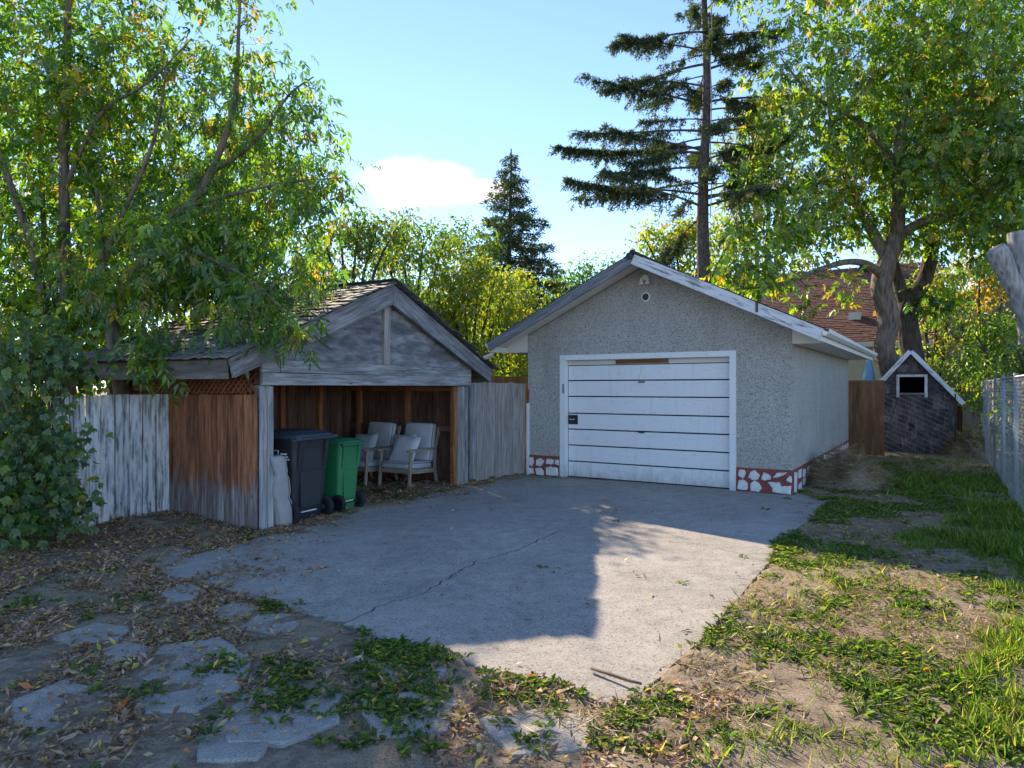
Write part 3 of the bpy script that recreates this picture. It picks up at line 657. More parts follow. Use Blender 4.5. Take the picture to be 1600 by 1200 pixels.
# walls
y = 0.02; k = 0
while y < SDp:
    w = random.uniform(0.105, 0.135)
    board('wall_board', shed, (-SHW-0.012, y+w/2, 0.0), (-SHW-0.012, y+w/2, 1.575+random.uniform(-.004,.004)), w-0.004, 0.022, (-1, 0, 0), M['wood_red'], 0.0025)
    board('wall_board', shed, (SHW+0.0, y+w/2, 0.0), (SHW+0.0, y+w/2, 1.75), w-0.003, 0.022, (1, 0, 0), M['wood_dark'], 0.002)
    y += w
x = -SHW+0.02
while x < SHW-0.02:
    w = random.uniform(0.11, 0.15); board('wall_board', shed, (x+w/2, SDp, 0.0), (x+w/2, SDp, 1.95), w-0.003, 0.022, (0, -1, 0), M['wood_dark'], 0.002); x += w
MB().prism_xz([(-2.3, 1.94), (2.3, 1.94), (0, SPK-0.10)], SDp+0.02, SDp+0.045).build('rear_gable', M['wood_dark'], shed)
for tt in (1.0, 1.85, 2.62, 3.475): board('stud', shed, (tt-SHW, SDp-0.06, 0), (tt-SHW, SDp-0.06, 1.72), 0.04 if tt < 2 else 0.085, 0.085, (0, -1, 0), M['wood_cedar'])
for ss in (1.22, 2.35): board('stud', shed, (SHW-0.06, ss, 0), (SHW-0.06, ss, 1.70), 0.09, 0.08, (-1, 0, 0), M['wood_cedar'])
board('wall_plate', shed, (SHW-0.055, 0.14, 1.66), (SHW-0.055, SDp-0.03, 1.66), 0.13, 0.04, (-1, 0, 0), M['wood_cedar'])
board('wall_plate', shed, (-SHW+0.1, SDp-0.04, 1.76), (SHW-0.1, SDp-0.04, 1.76), 0.10, 0.04, (0, -1, 0), M['wood_lattice'])
board('wall_plate', shed, (-SHW+0.03, 0.13, 1.66), (-SHW+0.03, SDp-0.03, 1.66), 0.10, 0.05, (-1, 0, 0), M['wood_lattice'])
board('girt', shed, (SHW-0.045, 0.14, 0.95), (SHW-0.045, SDp-0.05, 0.95), 0.09, 0.035, (-1, 0, 0), M['wood_dark'])
# lattice strips under the eave
for sgn, xo in ((1, 0.0), (-1, -0.012)):
    y = -0.06
    while y < 2.0:
        a = (y, 1.585) if sgn > 0 else (y+0.24, 1.585); b = (y+0.24, 1.825) if sgn > 0 else (y, 1.825)
        if min(a[0], b[0]) > 0.0:
            board('lattice_strip', shed, (-SHW-0.010+xo, a[0], a[1]), (-SHW-0.010+xo, b[0], b[1]), 0.030, 0.008, (-1, 0, 0), M['wood_lattice'], 0.001, segs=1)
        y += 0.088

# ================================================================== fences next to the shed
def plank_run(name, label, cat, A, B, n, z0, z1, mats, th=0.022, gap=0.006, group=None, rails=True, dz=0.012, railmat='wood_grey'):
    A = Vector((A[0], A[1], 0)); B = Vector((B[0], B[1], 0)); u = (B-A).normalized(); L = (B-A).length
    t = thing(name, label, cat, A, math.atan2(u.y, u.x), group); w = L/n
    for i in range(n):
        mt = mats[i] if isinstance(mats, list) else mats
        lean = random.uniform(-0.008, 0.008)
        board('plank', t, (w*(i+0.5)+lean, random.uniform(-.004, .004), z0+random.uniform(-.02, .03)), (w*(i+0.5), random.uniform(-.003, .003), z1+random.uniform(-dz, dz)), w-gap, th, (0, -1, 0), M[mt], 0.004)
    if rails:
        for zz_ in (0.35, z1-0.3): board('rail', t, (0, 0.045, zz_), (L, 0.045, zz_), 0.09, 0.04, (0, -1, 0), M[railmat])
    return t
FA = swp(-SHW-0.03, 1.60); FB = FA - Vector((0.61, 0.79, 0))*1.27
plank_run('plank_fence', 'whitewashed worn vertical plank fence beside the brown shed wall', 'fence', FB, FA, 8, 0.02, 1.565, 'wood_white', gap=0.012)
pp = thing('pipe_post', 'grey galvanised pipe post at the end of the whitewashed fence', 'post', FB - Vector((0.09, 0.13, 0)))
MB().tube([(0, 0, -0.1), (0, 0, 1.42)], 0.030, 12).build('pipe', M['steel'], pp, smooth=True)
MB().lathe([(0.034, 0.55), (0.036, 0.56), (0.036, 0.60), (0.034, 0.61)], 12).build('coupling', M['steel'], pp)
MB().lathe([(0.034, 0.22), (0.037, 0.23), (0.037, 0.26), (0.034, 0.27)], 12).build('coupling', M['steel'], pp)
ga = swp(SHW+0.03, -0.01); gb = gw(-HW-0.02, 0.10)
gate = plank_run('plank_gate', 'greyed vertical plank gate between shed and garage', 'gate', ga, gb, 10, 0.06, 1.745, ['wood_grey'] + ['wood_gate']*8 + ['wood_cedar'], gap=0.005)
cf = plank_run('cedar_fence', 'orange new cedar fence showing above the greyed gate', 'fence', (-1.6, 14.6), (1.62, 15.9), 24, 0.0, 1.91, 'wood_fence', railmat='wood_fence')

# ================================================================== bins
def wheel(parent, x, y, r=0.15, w=0.06):
    t = MB().lathe([(r*0.62, -w/2), (r*0.9, -w/2), (r, -w/2+0.012), (r, w/2-0.012), (r*0.9, w/2), (r*0.62, w/2), (r*0.62, -w/2)], 24, 'x').build('wheel', M['rubber'], parent, Matrix.Translation((x, y, r)))
    hb = MB(); hb.lathe([(0.035, -w/2), (0.035, w/2)], 10, 'x')
    for k in range(6):
        a = k*math.pi/3; ca_, sa_ = math.cos(a), math.sin(a)
        hb.tube([(0, 0.02*ca_, 0.02*sa_), (0, r*0.64*ca_, r*0.64*sa_)], 0.013, 5)
    hb.build('rim', M['hub'], t); return t
def wheelie_bin(name, label, loc, ang, w, d, h, body, lid, group, wr):
    """own -y is the wheel and handle side"""
    b = thing(name, label, 'bin', loc, ang, group); m = MB(); k = 0.80
    secs = [rrect(w*k, d*k*0.92, 0.05, 0.03, 4, 0, d*0.02), rrect(w*k*1.03, d*k*0.96, 0.05, 0.12, 4, 0, d*0.015), rrect(w*0.90, d*0.88, 0.055, h*0.60, 4, 0, 0.0),
            rrect(w*0.905, d*0.885, 0.055, h*0.62, 4), rrect(w*0.94, d*0.93, 0.06, h*0.80, 4), rrect(w*0.97, d*0.97, 0.06, h*0.895, 4), rrect(w*1.02, d*1.02, 0.06, h*0.90, 4), rrect(w*1.02, d*1.02, 0.06, h*0.925, 4)]
    m.loft(secs); bo = m.build('body', body, b)
    # recessed finger grip and ribs on the wheel side
    MB().loft([rrect(w*0.50, 0.02, 0.009, h*0.18, 2, 0, -d*0.415), rrect(w*0.56, 0.02, 0.009, h*0.56, 2, 0, -d*0.437)]).build('panel', body, bo)
    for sx in (-0.33, 0.33):
        MB().loft([rrect(0.05, 0.03, 0.012, h*0.60, 2, sx*w, -d*0.445), rrect(0.06, 0.06, 0.012, h*0.90, 2, sx*w, -d*0.50)]).build('handle_bracket', body, bo)
    l = MB(); l.loft([rrect(w*1.05, d*1.06, 0.07, h*0.927, 4), rrect(w*1.06, d*1.07, 0.07, h*0.945, 4), rrect(w*1.02, d*1.02, 0.07, h*0.965, 4), rrect(w*0.80, d*0.78, 0.10, h*1.0, 4, 0, d*0.02), rrect(w*0.55, d*0.5, 0.10, h*1.005, 4, 0, d*0.02)])
    ld = l.build('lid', lid, b)
    MB().tube([(-w*0.5, -d*0.56, h*0.925), (-w*0.47, -d*0.60, h*0.925), (w*0.47, -d*0.60, h*0.925), (w*0.5, -d*0.56, h*0.925)], 0.017, 8).build('handle', lid, b)
    for sx in (-0.47, 0.47): MB().lathe([(0.022, -0.03), (0.026, 0), (0.022, 0.03)], 10, 'x', (sx*w, -d*0.56, h*0.93)).build('hinge', M['hub'], ld)
    for sx in (-1, 1): wheel(b, sx*(w*0.44), -d*0.34-0.02, wr)
    MB().tube([(-w*0.44, -d*0.34-0.02, wr), (w*0.44, -d*0.34-0.02, wr)], 0.012, 8).build('axle', M['rubber'], b)
    MB().box(-w*0.20, w*0.20, -d*0.385-0.006, -d*0.372, 0.128, 0.140).build('bar', M['white_print'], b)
    return b
bx_ = Vector((0.45, 0.893, 0)); ba = math.atan2(bx_.y, bx_.x); by_ = Vector((-0.893, 0.45, 0))
c0 = Vector((-2.50, 8.47, 0))
bb = wheelie_bin('wheelie_bin', 'large charcoal wheelie bin with blue-grey lid beside corner post', c0 + by_*0.32, ba, 0.66, 0.80, 1.12, M['bin_black'], M['bin_lid'], 'wheelie bins', 0.145)
# emblem and three lines of print on the side facing the corner post
ex = -0.33*0.935
def sidebar(y0, y1, z0, z1): MB().box(ex-0.026, ex-0.020, y0, y1, z0, z1).build('print', M['white_print'], bb)
for (y0, y1, z0, z1) in ((-0.14,-0.13,0.80,0.90), (-0.02,-0.01,0.80,0.90), (-0.13,-0.02,0.80,0.81), (-0.13,-0.02,0.89,0.90), (-0.27,-0.17,0.845,0.865), (-0.29,-0.17,0.815,0.83), (-0.31,-0.17,0.785,0.80)): sidebar(y0, y1, z0, z1)
gx_ = Vector((0.42, 0.907, 0)); gya = Vector((-0.907, 0.42, 0))
gbn = wheelie_bin('wheelie_bin', 'narrow bright green wheelie bin beside the larger charcoal bin', Vector((-2.17, 9.20, 0)) + gya*0.24, math.atan2(gx_.y, gx_.x), 0.47, 0.54, 0.97, M['bin_green'], M['bin_green_lid'], 'wheelie bins', 0.12)

# ================================================================== cushions and chairs
def cushion_mesh(w, h, t, n=12, puff=0.5, sag=0.0):
    vs = []; fs = []
    for side in (1, -1):
        for i in range(n+1):
            for j in range(n+1):
                u = -1+2*i/n; v = -1+2*j/n
                e = max(0.0, (1-abs(u)**4))*max(0.0, (1-abs(v)**4)); pinch = 1-0.06*(abs(u*v))**1.5 + 0.05*(abs(u*v))**6
                zz_ = side*t/2*(e**puff) + 0.006*mnoise.noise((u*2.3+w*9, v*2.3, side*2.0+h*5))
                vs.append((u*w/2*(1-0.05*(1-v*v)), v*h/2*(1-0.05*(1-u*u)), zz_ + sag*(u*u)))
    N = (n+1)**2; g = lambda s_, i, j: s_*N + i*(n+1) + j
    for i in range(n):
        for j in range(n):
            fs.append((g(0,i,j), g(0,i+1,j), g(0,i+1,j+1), g(0,i,j+1))); fs.append((g(1,i,j), g(1,i,j+1), g(1,i+1,j+1), g(1,i+1,j)))
    m = MB().add(vs, fs); me = bpy.data.meshes.new('cushion'); me.from_pydata(m.v, [], m.f)
    bm = bmesh.new(); bm.from_mesh(me); bmesh.ops.remove_doubles(bm, verts=bm.verts, dist=1e-4); bmesh.ops.recalc_face_normals(bm, faces=bm.faces); bm.to_mesh(me); bm.free()
    return me
def thick_cushion(name, w, h, t, mat, parent, mtx, r=0.045):
    """boxed seat cushion with rounded edges and piping"""
    m = MB(); secs = []
    for z, k in ((-t/2, 0.030), (-t/2+0.012, 0.008), (-t/2+0.03, 0.0), (t/2-0.03, 0.0), (t/2-0.012, 0.008), (t/2, 0.030), (t/2+0.012, 0.10)):
        secs.append([(x_, y_ , z_ + 0.008*mnoise.noise((x_*4, y_*4, z*9))) for x_, y_, z_ in rrect(w-2*k, h-2*k, r, z, 5)])
    m.loft(secs); o = m.build(name, mat, parent, mtx, smooth=True)
    for z in (-t/2+0.02, t/2-0.02):
        pr = [Vector(p) for p in rrect(w+0.004, h+0.004, r, z, 5)]; MB().tube(pr+[pr[0]], 0.006, 5, cap=False).build('piping', M['piping'], o)
    return o
def armchair(label, loc, ang):
    """own +y is the way the sitter faces"""
    t = thing('armchair', label, 'chair', loc, ang, 'armchairs in the shed'); w = 0.66; d = 0.72; mt = M['wood_chair']
    for s in (-1, 1):
        board('leg', t, (s*(w/2-0.02), d/2-0.03, 0.0), (s*(w/2-0.02), d/2-0.08, 0.60), 0.050, 0.036, (s, 0, 0), mt, 0)
        MBl = MB().loft([[(s*(w/2-0.02)+a, y_+b, z_) for a, b in ((-.018,-.024),(.018,-.024),(.018,.024),(-.018,.024))] for y_, z_ in ((-d/2-0.08, 0.0), (-d/2-0.01, 0.30), (-d/2-0.03, 0.60), (-d/2-0.16, 0.98))])
        MBl.build('leg', mt, t)
        arm = MB().loft([[(s*(w/2-0.015)+a*wd, y_, z_+b) for a, b in ((-1,-.014),(1,-.014),(1,.010),(.7,.014),(-.7,.014),(-1,.010))] for y_, z_, wd in ((d/2+0.02, 0.615, 0.024), (d/2-0.05, 0.622, 0.036), (0.0, 0.628, 0.034), (-d/2-0.03, 0.62, 0.022))])
        arm.build('armrest', mt, t)
        board('side_rail', t, (s*(w/2-0.02), d/2-0.04, 0.285), (s*(w/2-0.02), -d/2, 0.245), 0.07, 0.026, (s, 0, 0), mt, 0)
    board('front_rail', t, (-w/2+0.02, d/2-0.05, 0.285), (w/2-0.02, d/2-0.05, 0.285), 0.07, 0.026, (0, 1, 0), mt, 0)
    board('back_rail', t, (-w/2+0.02, -d/2-0.01, 0.25), (w/2-0.02, -d/2-0.01, 0.25), 0.07, 0.026, (0, 1, 0), mt, 0)
    board('back_rail', t, (-w/2+0.02, -d/2-0.145, 0.93), (w/2-0.02, -d/2-0.145, 0.93), 0.06, 0.026, (0, 1, 0.3), mt, 0)
    for k in range(5):
        xx = -0.22 + 0.11*k; board('back_slat', t, (xx, -d/2-0.02, 0.27), (xx, -d/2-0.14, 0.91), 0.03, 0.014, (0, 1, 0.2), mt, 0, segs=1)
    thick_cushion('seat_cushion', w-0.09, d-0.06, 0.12, M['fabric'], t, Matrix.Translation((0, 0.0, 0.355)) @ Matrix.Rotation(R(3), 4, 'X'))
    thick_cushion('back_cushion', w-0.08, 0.64, 0.13, M['fabric2'], t, Matrix.Translation((0, -d/2+0.01, 0.72)) @ Matrix.Rotation(R(101), 4, 'X'))
    return t
ang_face = math.atan2(-SX.y, -SX.x) - math.pi/2          # faces along the shed front, away from the garage
ch1 = swp(1.62, 0.86); ch2 = swp(1.52, 1.66)
a1 = armchair('wooden armchair with two pale throw pillows, nearer the driveway edge', ch1, ang_face)
a2 = armchair('wooden armchair with one throw pillow, deeper inside the shed', ch2, ang_face + R(-4))
def pillow(label, chair_loc, ang, x, y, z, lean, roll, w=0.46, h=0.46, t=0.15, mat='fabric2'):
    Mx = Matrix.Translation(chair_loc) @ Matrix.Rotation(ang, 4, 'Z') @ Matrix.Translation((x, y, z)) @ Matrix.Rotation(R(lean), 4, 'X') @ Matrix.Rotation(R(roll), 4, 'Z')
    o = link('throw_pillow', cushion_mesh(w, h, t), M[mat], None, Mx, True); tag(o, label, 'pillow', 'throw pillows on the armchairs'); return o
pillow('pale blue-grey throw pillow in front of another on the nearer armchair', ch1, ang_face, -0.04, 0.10, 0.62, 116, 4, 0.52, 0.50)
pillow('pale blue-grey throw pillow tucked behind another on the nearer armchair', ch1, ang_face, 0.12, -0.06, 0.63, 110, -4, 0.50, 0.48, 0.13)
pillow('blue-grey throw pillow on the armchair deeper in the shed', ch2, ang_face, 0.0, 0.06, 0.63, 114, -3, 0.52, 0.50, 0.15, 'fabric')
# long chair cushion propped between post and bin
cu0 = Vector((-2.70, 8.00, 0))
lc = thing('lounge_cushion', 'beige-grey folded lounge cushion propped between post and charcoal bin', 'cushion', cu0 + SY*0.04, SA)
secs = []; NQ = 27
def cush(q): return 0.085 - 0.075*q + 0.07*(1-q)**3 + 0.012*math.sin(q*11), 0.30 - 0.09*q + 0.018*math.sin(q*13+1) - 0.055*math.exp(-((q-0.40)/0.035)**2) - 0.045*math.exp(-((q-0.74)/0.03)**2)
for i in range(NQ+1):
    q = i/NQ; z = 0.005 + 0.85*q; xo, th = cush(q); wd = 0.46
    e = min(q, 1-q)*NQ
    if e < 2: th *= (0.70, 0.93)[int(e)]; wd *= (0.92, 0.98)[int(e)]
    secs.append([(xo+a, b, c_ + 0.012*math.sin(a*18+q*5)) for a, b, c_ in rrect(th, wd, th*0.30, z, 5, 0, 0.20)])
MB().loft(secs).build('cushion_pad', M['fabric_beige'], lc, smooth=True)
for sg in (-1, 1):
    MB().tube([(cush(q)[0] + sg*cush(q)[1]*0.44, -0.026+0.012, 0.03+0.80*q) for q in [k/24 for k in range(25)]], 0.007, 6).build('piping', M['fabric_beige'], lc, smooth=True)

# ================================================================== right yard: plywood gate, playhouse, chain link
pg = thing('plywood_gate', 'brown plywood gate panel between garage corner and shingled playhouse', 'gate', D(1321, 700, 16.7)*1.0, GA); pg.location.z = 0
board('sheet', pg, (0.43, 0, 0.04), (0.43, 0, 1.83), 0.82, 0.02, (0, -1, 0), M['ply_brown'], 0.004)
MB().tube([(-0.03, 0.01, 0), (-0.03, 0.01, 1.93)], 0.028, 8).build('post', M['rubber'], pg)
board('frame_rail', pg, (0.03, 0.03, 0.30), (0.83, 0.03, 0.30), 0.09, 0.035, (0, -1, 0), M['wood_gate'])
board('frame_rail', pg, (0.03, 0.03, 1.55), (0.83, 0.03, 1.55), 0.09, 0.035, (0, -1, 0), M['wood_gate'])
PH0 = Vector((10.12, 17.40, 0)); ph = thing('playhouse', 'small steep-roofed playhouse clad in dark shakes behind chain link', 'playhouse', PH0, GA)
PW = 0.95; PPK = 2.66; PSL = 1.19; PD_ = 1.7; PE = 1.13
win = (-0.26, 0.30, 1.52, 1.93)
def ph_top(x): return PPK-0.12-PSL*abs(x)
mm = MB(); WT = 0.05
mm.prism_xz([(-PW, 0), (win[0], 0), (win[0], ph_top(win[0])), (-PW, ph_top(PW))], 0, WT)
mm.prism_xz([(win[1], 0), (PW, 0), (PW, ph_top(PW)), (win[1], ph_top(win[1]))], 0, WT)
mm.prism_xz([(win[0], 0), (win[1], 0), (win[1], win[2]), (win[0], win[2])], 0, WT)
mm.prism_xz([(win[0], win[3]), (win[1], win[3]), (win[1], ph_top(win[1])), (0, ph_top(0)), (win[0], ph_top(win[0]))], 0, WT)
mm.build('front_wall', M['shake_dark'], ph)
for s in (-1, 1): MB().box(*sorted((s*PW, s*(PW-0.05))), WT+0.002, PD_, 0, ph_top(PW)-0.01).build('side_wall', M['shake_dark'], ph)
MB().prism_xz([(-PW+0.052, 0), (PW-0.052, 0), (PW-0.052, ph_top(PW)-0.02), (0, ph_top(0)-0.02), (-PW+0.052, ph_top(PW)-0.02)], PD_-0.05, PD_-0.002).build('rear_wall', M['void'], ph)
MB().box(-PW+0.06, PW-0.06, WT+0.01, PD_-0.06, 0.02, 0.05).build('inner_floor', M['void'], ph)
for s in (-1, 1):
    MB().prism_xz([(0, PPK-0.06), (0, PPK), (s*PE, PPK-PSL*PE), (s*PE, PPK-0.06-PSL*PE)], -0.14, PD_+0.12).build('roof', M['asphalt'], ph)
    board('rake_board', ph, (s*0.008, -0.155, PPK-0.085), (s*(PE-0.01), -0.155, PPK-0.085-PSL*(PE-0.018)), 0.105, 0.03, (0, -1, 0), M['wood_peel'])
fx = ph
for a, b, w in (((win[0]-0.03, -0.022, win[2]-0.11), (win[0]-0.03, -0.022, win[3]+0.06), 0.065), ((win[1]+0.03, -0.022, win[2]-0.11), (win[1]+0.03, -0.022, win[3]+0.06), 0.065)):
    board('window_frame', ph, a, b, w, 0.03, (0, -1, 0), M['wood_peel'])
board('window_frame', ph, (win[0]+0.004, -0.022, win[3]+0.03), (win[1]-0.004, -0.022, win[3]+0.03), 0.06, 0.03, (0, -1, 0), M['wood_peel'])
board('window_sill', ph, (win[0]+0.004, -0.022, win[2]-0.02), (win[1]-0.004, -0.022, win[2]-0.02), 0.045, 0.03, (0, -1, 0), M['wood_grey'])
row = 0; z = 0.02
while z < 2.5:
    x = -PW + random.uniform(0, 0.05)
    while x < PW-0.03:
        w = min(random.uniform(0.10, 0.24), PW-x); h_ = 0.24; xc = x+w/2
        ok = z + h_*0.85 < ph_top(max(abs(x), abs(x+w)))+0.10
        inw = (xc > win[0]-0.07-w/2 and xc < win[1]+0.07+w/2 and z+h_ > win[2]-0.02 and z < win[3]+0.05)
        if ok and not inw and w > 0.04:
            zt = min(z+h_, ph_top(max(abs(x), abs(x+w)))+0.06)
            if zt-z > 0.06: board('shake', ph, (xc, -0.018, z+random.uniform(-.012,.012)), (xc, -0.004, zt), w-0.008, 0.022, (0, -1, 0.08), M['shake_dark'], 0.001, segs=1)
        x += w
    z += 0.185; row += 1
def link_mesh(name, parent, L, H, z0, pitch, rw, y=0.0):
    """woven wire: each wire a zigzag, crossing its neighbours; joined because the wires are uncountable"""
    V = []; T = []; n = int(L/(pitch)); k = int(H/(pitch*0.5))
    for i in range(n):
        x0 = pitch*(i+0.5)
        pts = np.array([(x0 + (pitch*0.5 if (q+i) % 2 else -pitch*0.5)*1.04, y + (rw if q % 2 else -rw), z0 + q*pitch*0.5) for q in range(k+1)])
        b = len(V)
        ring = np.array([(rw, 0.0), (-rw*0.5, rw*0.87), (-rw*0.5, -rw*0.87)])
        for p in pts:
            for (a, c) in ring: V.append((p[0]+a*0.9, p[1]+c, p[2]+a*0.5))
        for q in range(k):
            for j in range(3):
                j2 = (j+1) % 3; T.append((b+q*3+j, b+q*3+j2, b+(q+1)*3+j2, b+(q+1)*3+j))
    o = link(name, npmesh(name, np.array(V), np.array(T)), M['wire'], parent); tag(o, kind='stuff'); return o
# short chain link panel in front of the playhouse
cp0 = D(1372, 700, 17.35); cp0.z = 0
cp = thing('chain_link_barrier', 'short chain link panel standing across the playhouse front', 'fence', cp0, GA)
link_mesh('wire_mesh', cp, 1.62, 1.44, 0.02, 0.125, 0.0042)
for x in (0.0, 1.64): MB().tube([(x, 0, 0), (x, 0, 1.5)], 0.016, 8).build('post', M['rubber'], cp)
# long chain link fence on the right with privacy slats
CF0 = Vector((7.43, 10.2, 0)) - GV*3.2; CFL = 12.2
clf = thing('chain_link_fence', 'long galvanised chain link fence bordering the grass strip', 'fence', CF0, math.atan2(GV.y, GV.x))
link_mesh('wire_mesh', clf, CFL, 1.76, 0.03, 0.10, 0.0021, 0.03)
for x in np.arange(0.1, CFL+0.1, 2.4): MB().tube([(x, 0, -0.05), (x, 0, 1.86)], 0.030, 10).build('post', M['steel'], clf, smooth=True)
MB().tube([(0, 0.0, 1.80), (CFL, 0.0, 1.80)], 0.020, 8).build('top_rail', M['steel'], clf, smooth=True)
MB().tube([(0, 0.0, 0.04), (CFL, 0.0, 0.04)], 0.004, 6).build('tension_wire', M['wire'], clf)
# boards of the neighbouring fence seen past the playhouse
bf = plank_run('board_fence', 'pale wide board fence panel standing between playhouse and chain link', 'fence', D(1494, 650, 20.6), D(1534, 650, 20.0), 4, 0.0, 1.80, ['wood_dark', 'wood_gate', 'wood_pale', 'wood_gate'])
# blue cloth
tb = D(1358, 552, 19.6); tarp = thing('hanging_tarp', 'pale blue tarp hanging in a peak behind the plywood gate', 'tarp', (tb.x, tb.y, 0))
secs = []
for i in range(8):
    q = i/7; zz_ = tb.z - q*1.0; r0 = 0.02 + 0.20*q
    secs.append([((r0*(1+0.25*math.sin(5*a+q*2)))*math.cos(a)*0.9, (r0*(1+0.2*math.cos(4*a)))*math.sin(a), zz_) for a in [2*math.pi*k/22 for k in range(22)]])
MB().loft(secs).build('cloth', M['tarp'], tarp, smooth=True)
MB().tube([(0, 0, 0), (0, 0, tb.z)], 0.018, 6).build('pole', M['steel'], tarp)

# ================================================================== houses behind
hp = D(1340, 606, 24.5); HO = Vector((hp.x, hp.y, 0)) - GU*6.2
house = thing('cream_house', 'cream sided house with brown shingle roof behind the garage', 'house', HO, GA)
HLn = 8.3; HD = 12.5; HE = 3.50; HR = 0.54
w_ = MB(); nb = 24
for i in range(nb):
    z0 = HE*i/nb; z1 = HE*(i+1)/nb; w_.prism_yz([(0.0, z0), (0.018, z1), (0.06, z1), (0.06, z0)], 0, HLn)
w_.build('siding', M['siding'], house)
MB().prism_yz([(0.062, 0), (HD, 0), (HD, HE), (HD/2, HE+HR*HD/2-0.2), (0.062, HE)], HLn-0.15, HLn-0.002).build('gable_wall', M['siding'], house)
MB().prism_yz([(0.062, 0), (HD, 0), (HD, HE), (HD/2, HE+HR*HD/2-0.2), (0.062, HE)], 0.002, 0.15).build('gable_wall', M['siding'], house)
MB().prism_yz([(-0.5, HE-HR*0.4), (HD/2, HE+HR*HD/2), (HD+0.5, HE-HR*0.4), (HD+0.5, HE-HR*0.4-0.12), (HD/2, HE+HR*HD/2-0.14), (-0.5, HE-HR*0.4-0.12)], -0.3, HLn+0.3).build('roof', M['roof_brown'], house)
rf = MB(); nr = 46; top_y = HD/2
for i in range(nr):
    y0 = -0.52 + (top_y+0.5)*i/nr; y1 = y0 + (top_y+0.5)/nr + 0.02; zf = lambda q: HE - HR*0.4 + HR*(q+0.5) + 0.004
    x = -0.32 - random.uniform(0, 0.2)
    while x < HLn+0.3:
        w = random.uniform(0.18, 0.36); t_ = random.uniform(0.010, 0.030)
        rf.add([(x, y0, zf(y0)), (x+w-0.012, y0, zf(y0)), (x+w-0.012, y1, zf(y1)), (x, y1, zf(y1)), (x, y0, zf(y0)+t_), (x+w-0.012, y0, zf(y0)+t_), (x+w-0.012, y1, zf(y1)+0.004), (x, y1, zf(y1)+0.004)],
               [(4,5,6,7), (0,1,5,4), (1,2,6,5), (3,0,4,7)])
        x += w
tag(rf.build('roof_shingles', M['roof_brown'], house), kind='stuff')
MB().box(-0.3, HLn+0.3, -0.53, -0.49, HE-HR*0.4-0.2, HE-HR*0.4-0.02).build('eave_trim', M['cream'], house)
for (px, py, sz) in ((1336, 497, 0.20), (1352, 424, 0.22)):
    best = None
    for yy in np.arange(-0.4, HD/2, 0.05):
        zc = HE-HR*0.4+HR*(yy+0.5); pw = HO + GV*yy
        # solve along the house for the given pixel column
        k = (px-800)/F; xx = (k*pw.y - pw.x)/(GU.x - k*GU.y); q = pw + GU*xx
        sy = HZ - (zc-EYE)*F/q.y
        if best is None or abs(sy-py) < best[0]: best = (abs(sy-py), xx, yy, zc)
    _, xx, yy, zc = best
    MB().box(xx-sz, xx+sz, yy-0.15, yy+0.15, zc-0.1, zc+0.22).build('roof_vent', M['gutter'] if py > 450 else M['sign_black'], house)
best = None
for yy in np.arange(-0.4, HD/2, 0.05):
    zc = HE-HR*0.4+HR*(yy+0.5); pw = HO + GV*yy; k = (1370-800)/F; xx = (k*pw.y - pw.x)/(GU.x - k*GU.y); q = pw+GU*xx; sy = HZ-(zc-EYE)*F/q.y
    if best is None or abs(sy-492) < best[0]: best = (abs(sy-492), xx, yy, zc)
_, xx, yy, zc = best
MB().prism_yz([(yy-0.22, zc-0.22*HR+0.03), (yy+0.22, zc+0.22*HR+0.03), (yy+0.22, zc+0.22*HR+0.06), (yy-0.22, zc-0.22*HR+0.06)], xx-0.12, xx+0.12).build('roof_plate', M['yellow'], house)
wh0 = D(1455, 606, 33); wh0.z = 0
wh = thing('white_house', 'off-white house wall glimpsed between the right trees', 'house', wh0, GA)
MB().box(0, 9, 0, 7, 0, 4.2).build('wall', M['wall_white'], wh)
MB().prism_yz([(-0.5, 4.0), (3.5, 6.6), (7.5, 4.0), (7.5, 3.85), (3.5, 6.4), (-0.5, 3.85)], -0.4, 9.4).build('roof', M['asphalt'], wh)
for xx in (1.2, 4.0, 6.6):
    wf = MB().box(xx, xx+1.1, -0.04, -0.002, 1.3, 2.6).build('window', M['white'], wh); MB().box(xx+0.08, xx+1.02, -0.055, -0.041, 1.38, 2.52).build('pane', M['glass'], wf)

# ================================================================== trees
def smooth_line(pts, rad, k=4):
    out = []; ro = []; n = len(pts)
    for i in range(n-1):
        p0, p1, p2, p3 = pts[max(i-1, 0)], pts[i], pts[i+1], pts[min(i+2, n-1)]
        for j in range(k):
            t = j/k; out.append(0.5*((2*p1) + (p2-p0)*t + (2*p0-5*p1+4*p2-p3)*t*t + (3*p1-p0-3*p2+p3)*t**3)); ro.append(rad[i]*(1-t)+rad[i+1]*t)
    out.append(pts[-1]); ro.append(rad[-1]); return out, ro
def blob(px, py, d, rx, ry, rd, n): 
    c = D(px, py, d); return (c.x, c.y, c.z, rx/F*d, rd, ry/F*d, n)
GREENS = np.array([(0.060,0.135,0.016), (0.095,0.180,0.022), (0.040,0.105,0.016), (0.145,0.220,0.030)])
def leaf_cols(n, pal, yellow, ycol=((0.31,0.25,0.02), (0.22,0.24,0.03), (0.28,0.18,0.05))):
    c = pal[rng.integers(0, len(pal), n)] * rng.uniform(0.75, 1.25, (n, 1)); y = rng.random(n) < yellow
    yc = np.array(ycol)[rng.integers(0, len(ycol), n)] * rng.uniform(0.7, 1.2, (n, 1)); c[y] = yc[y]; return c
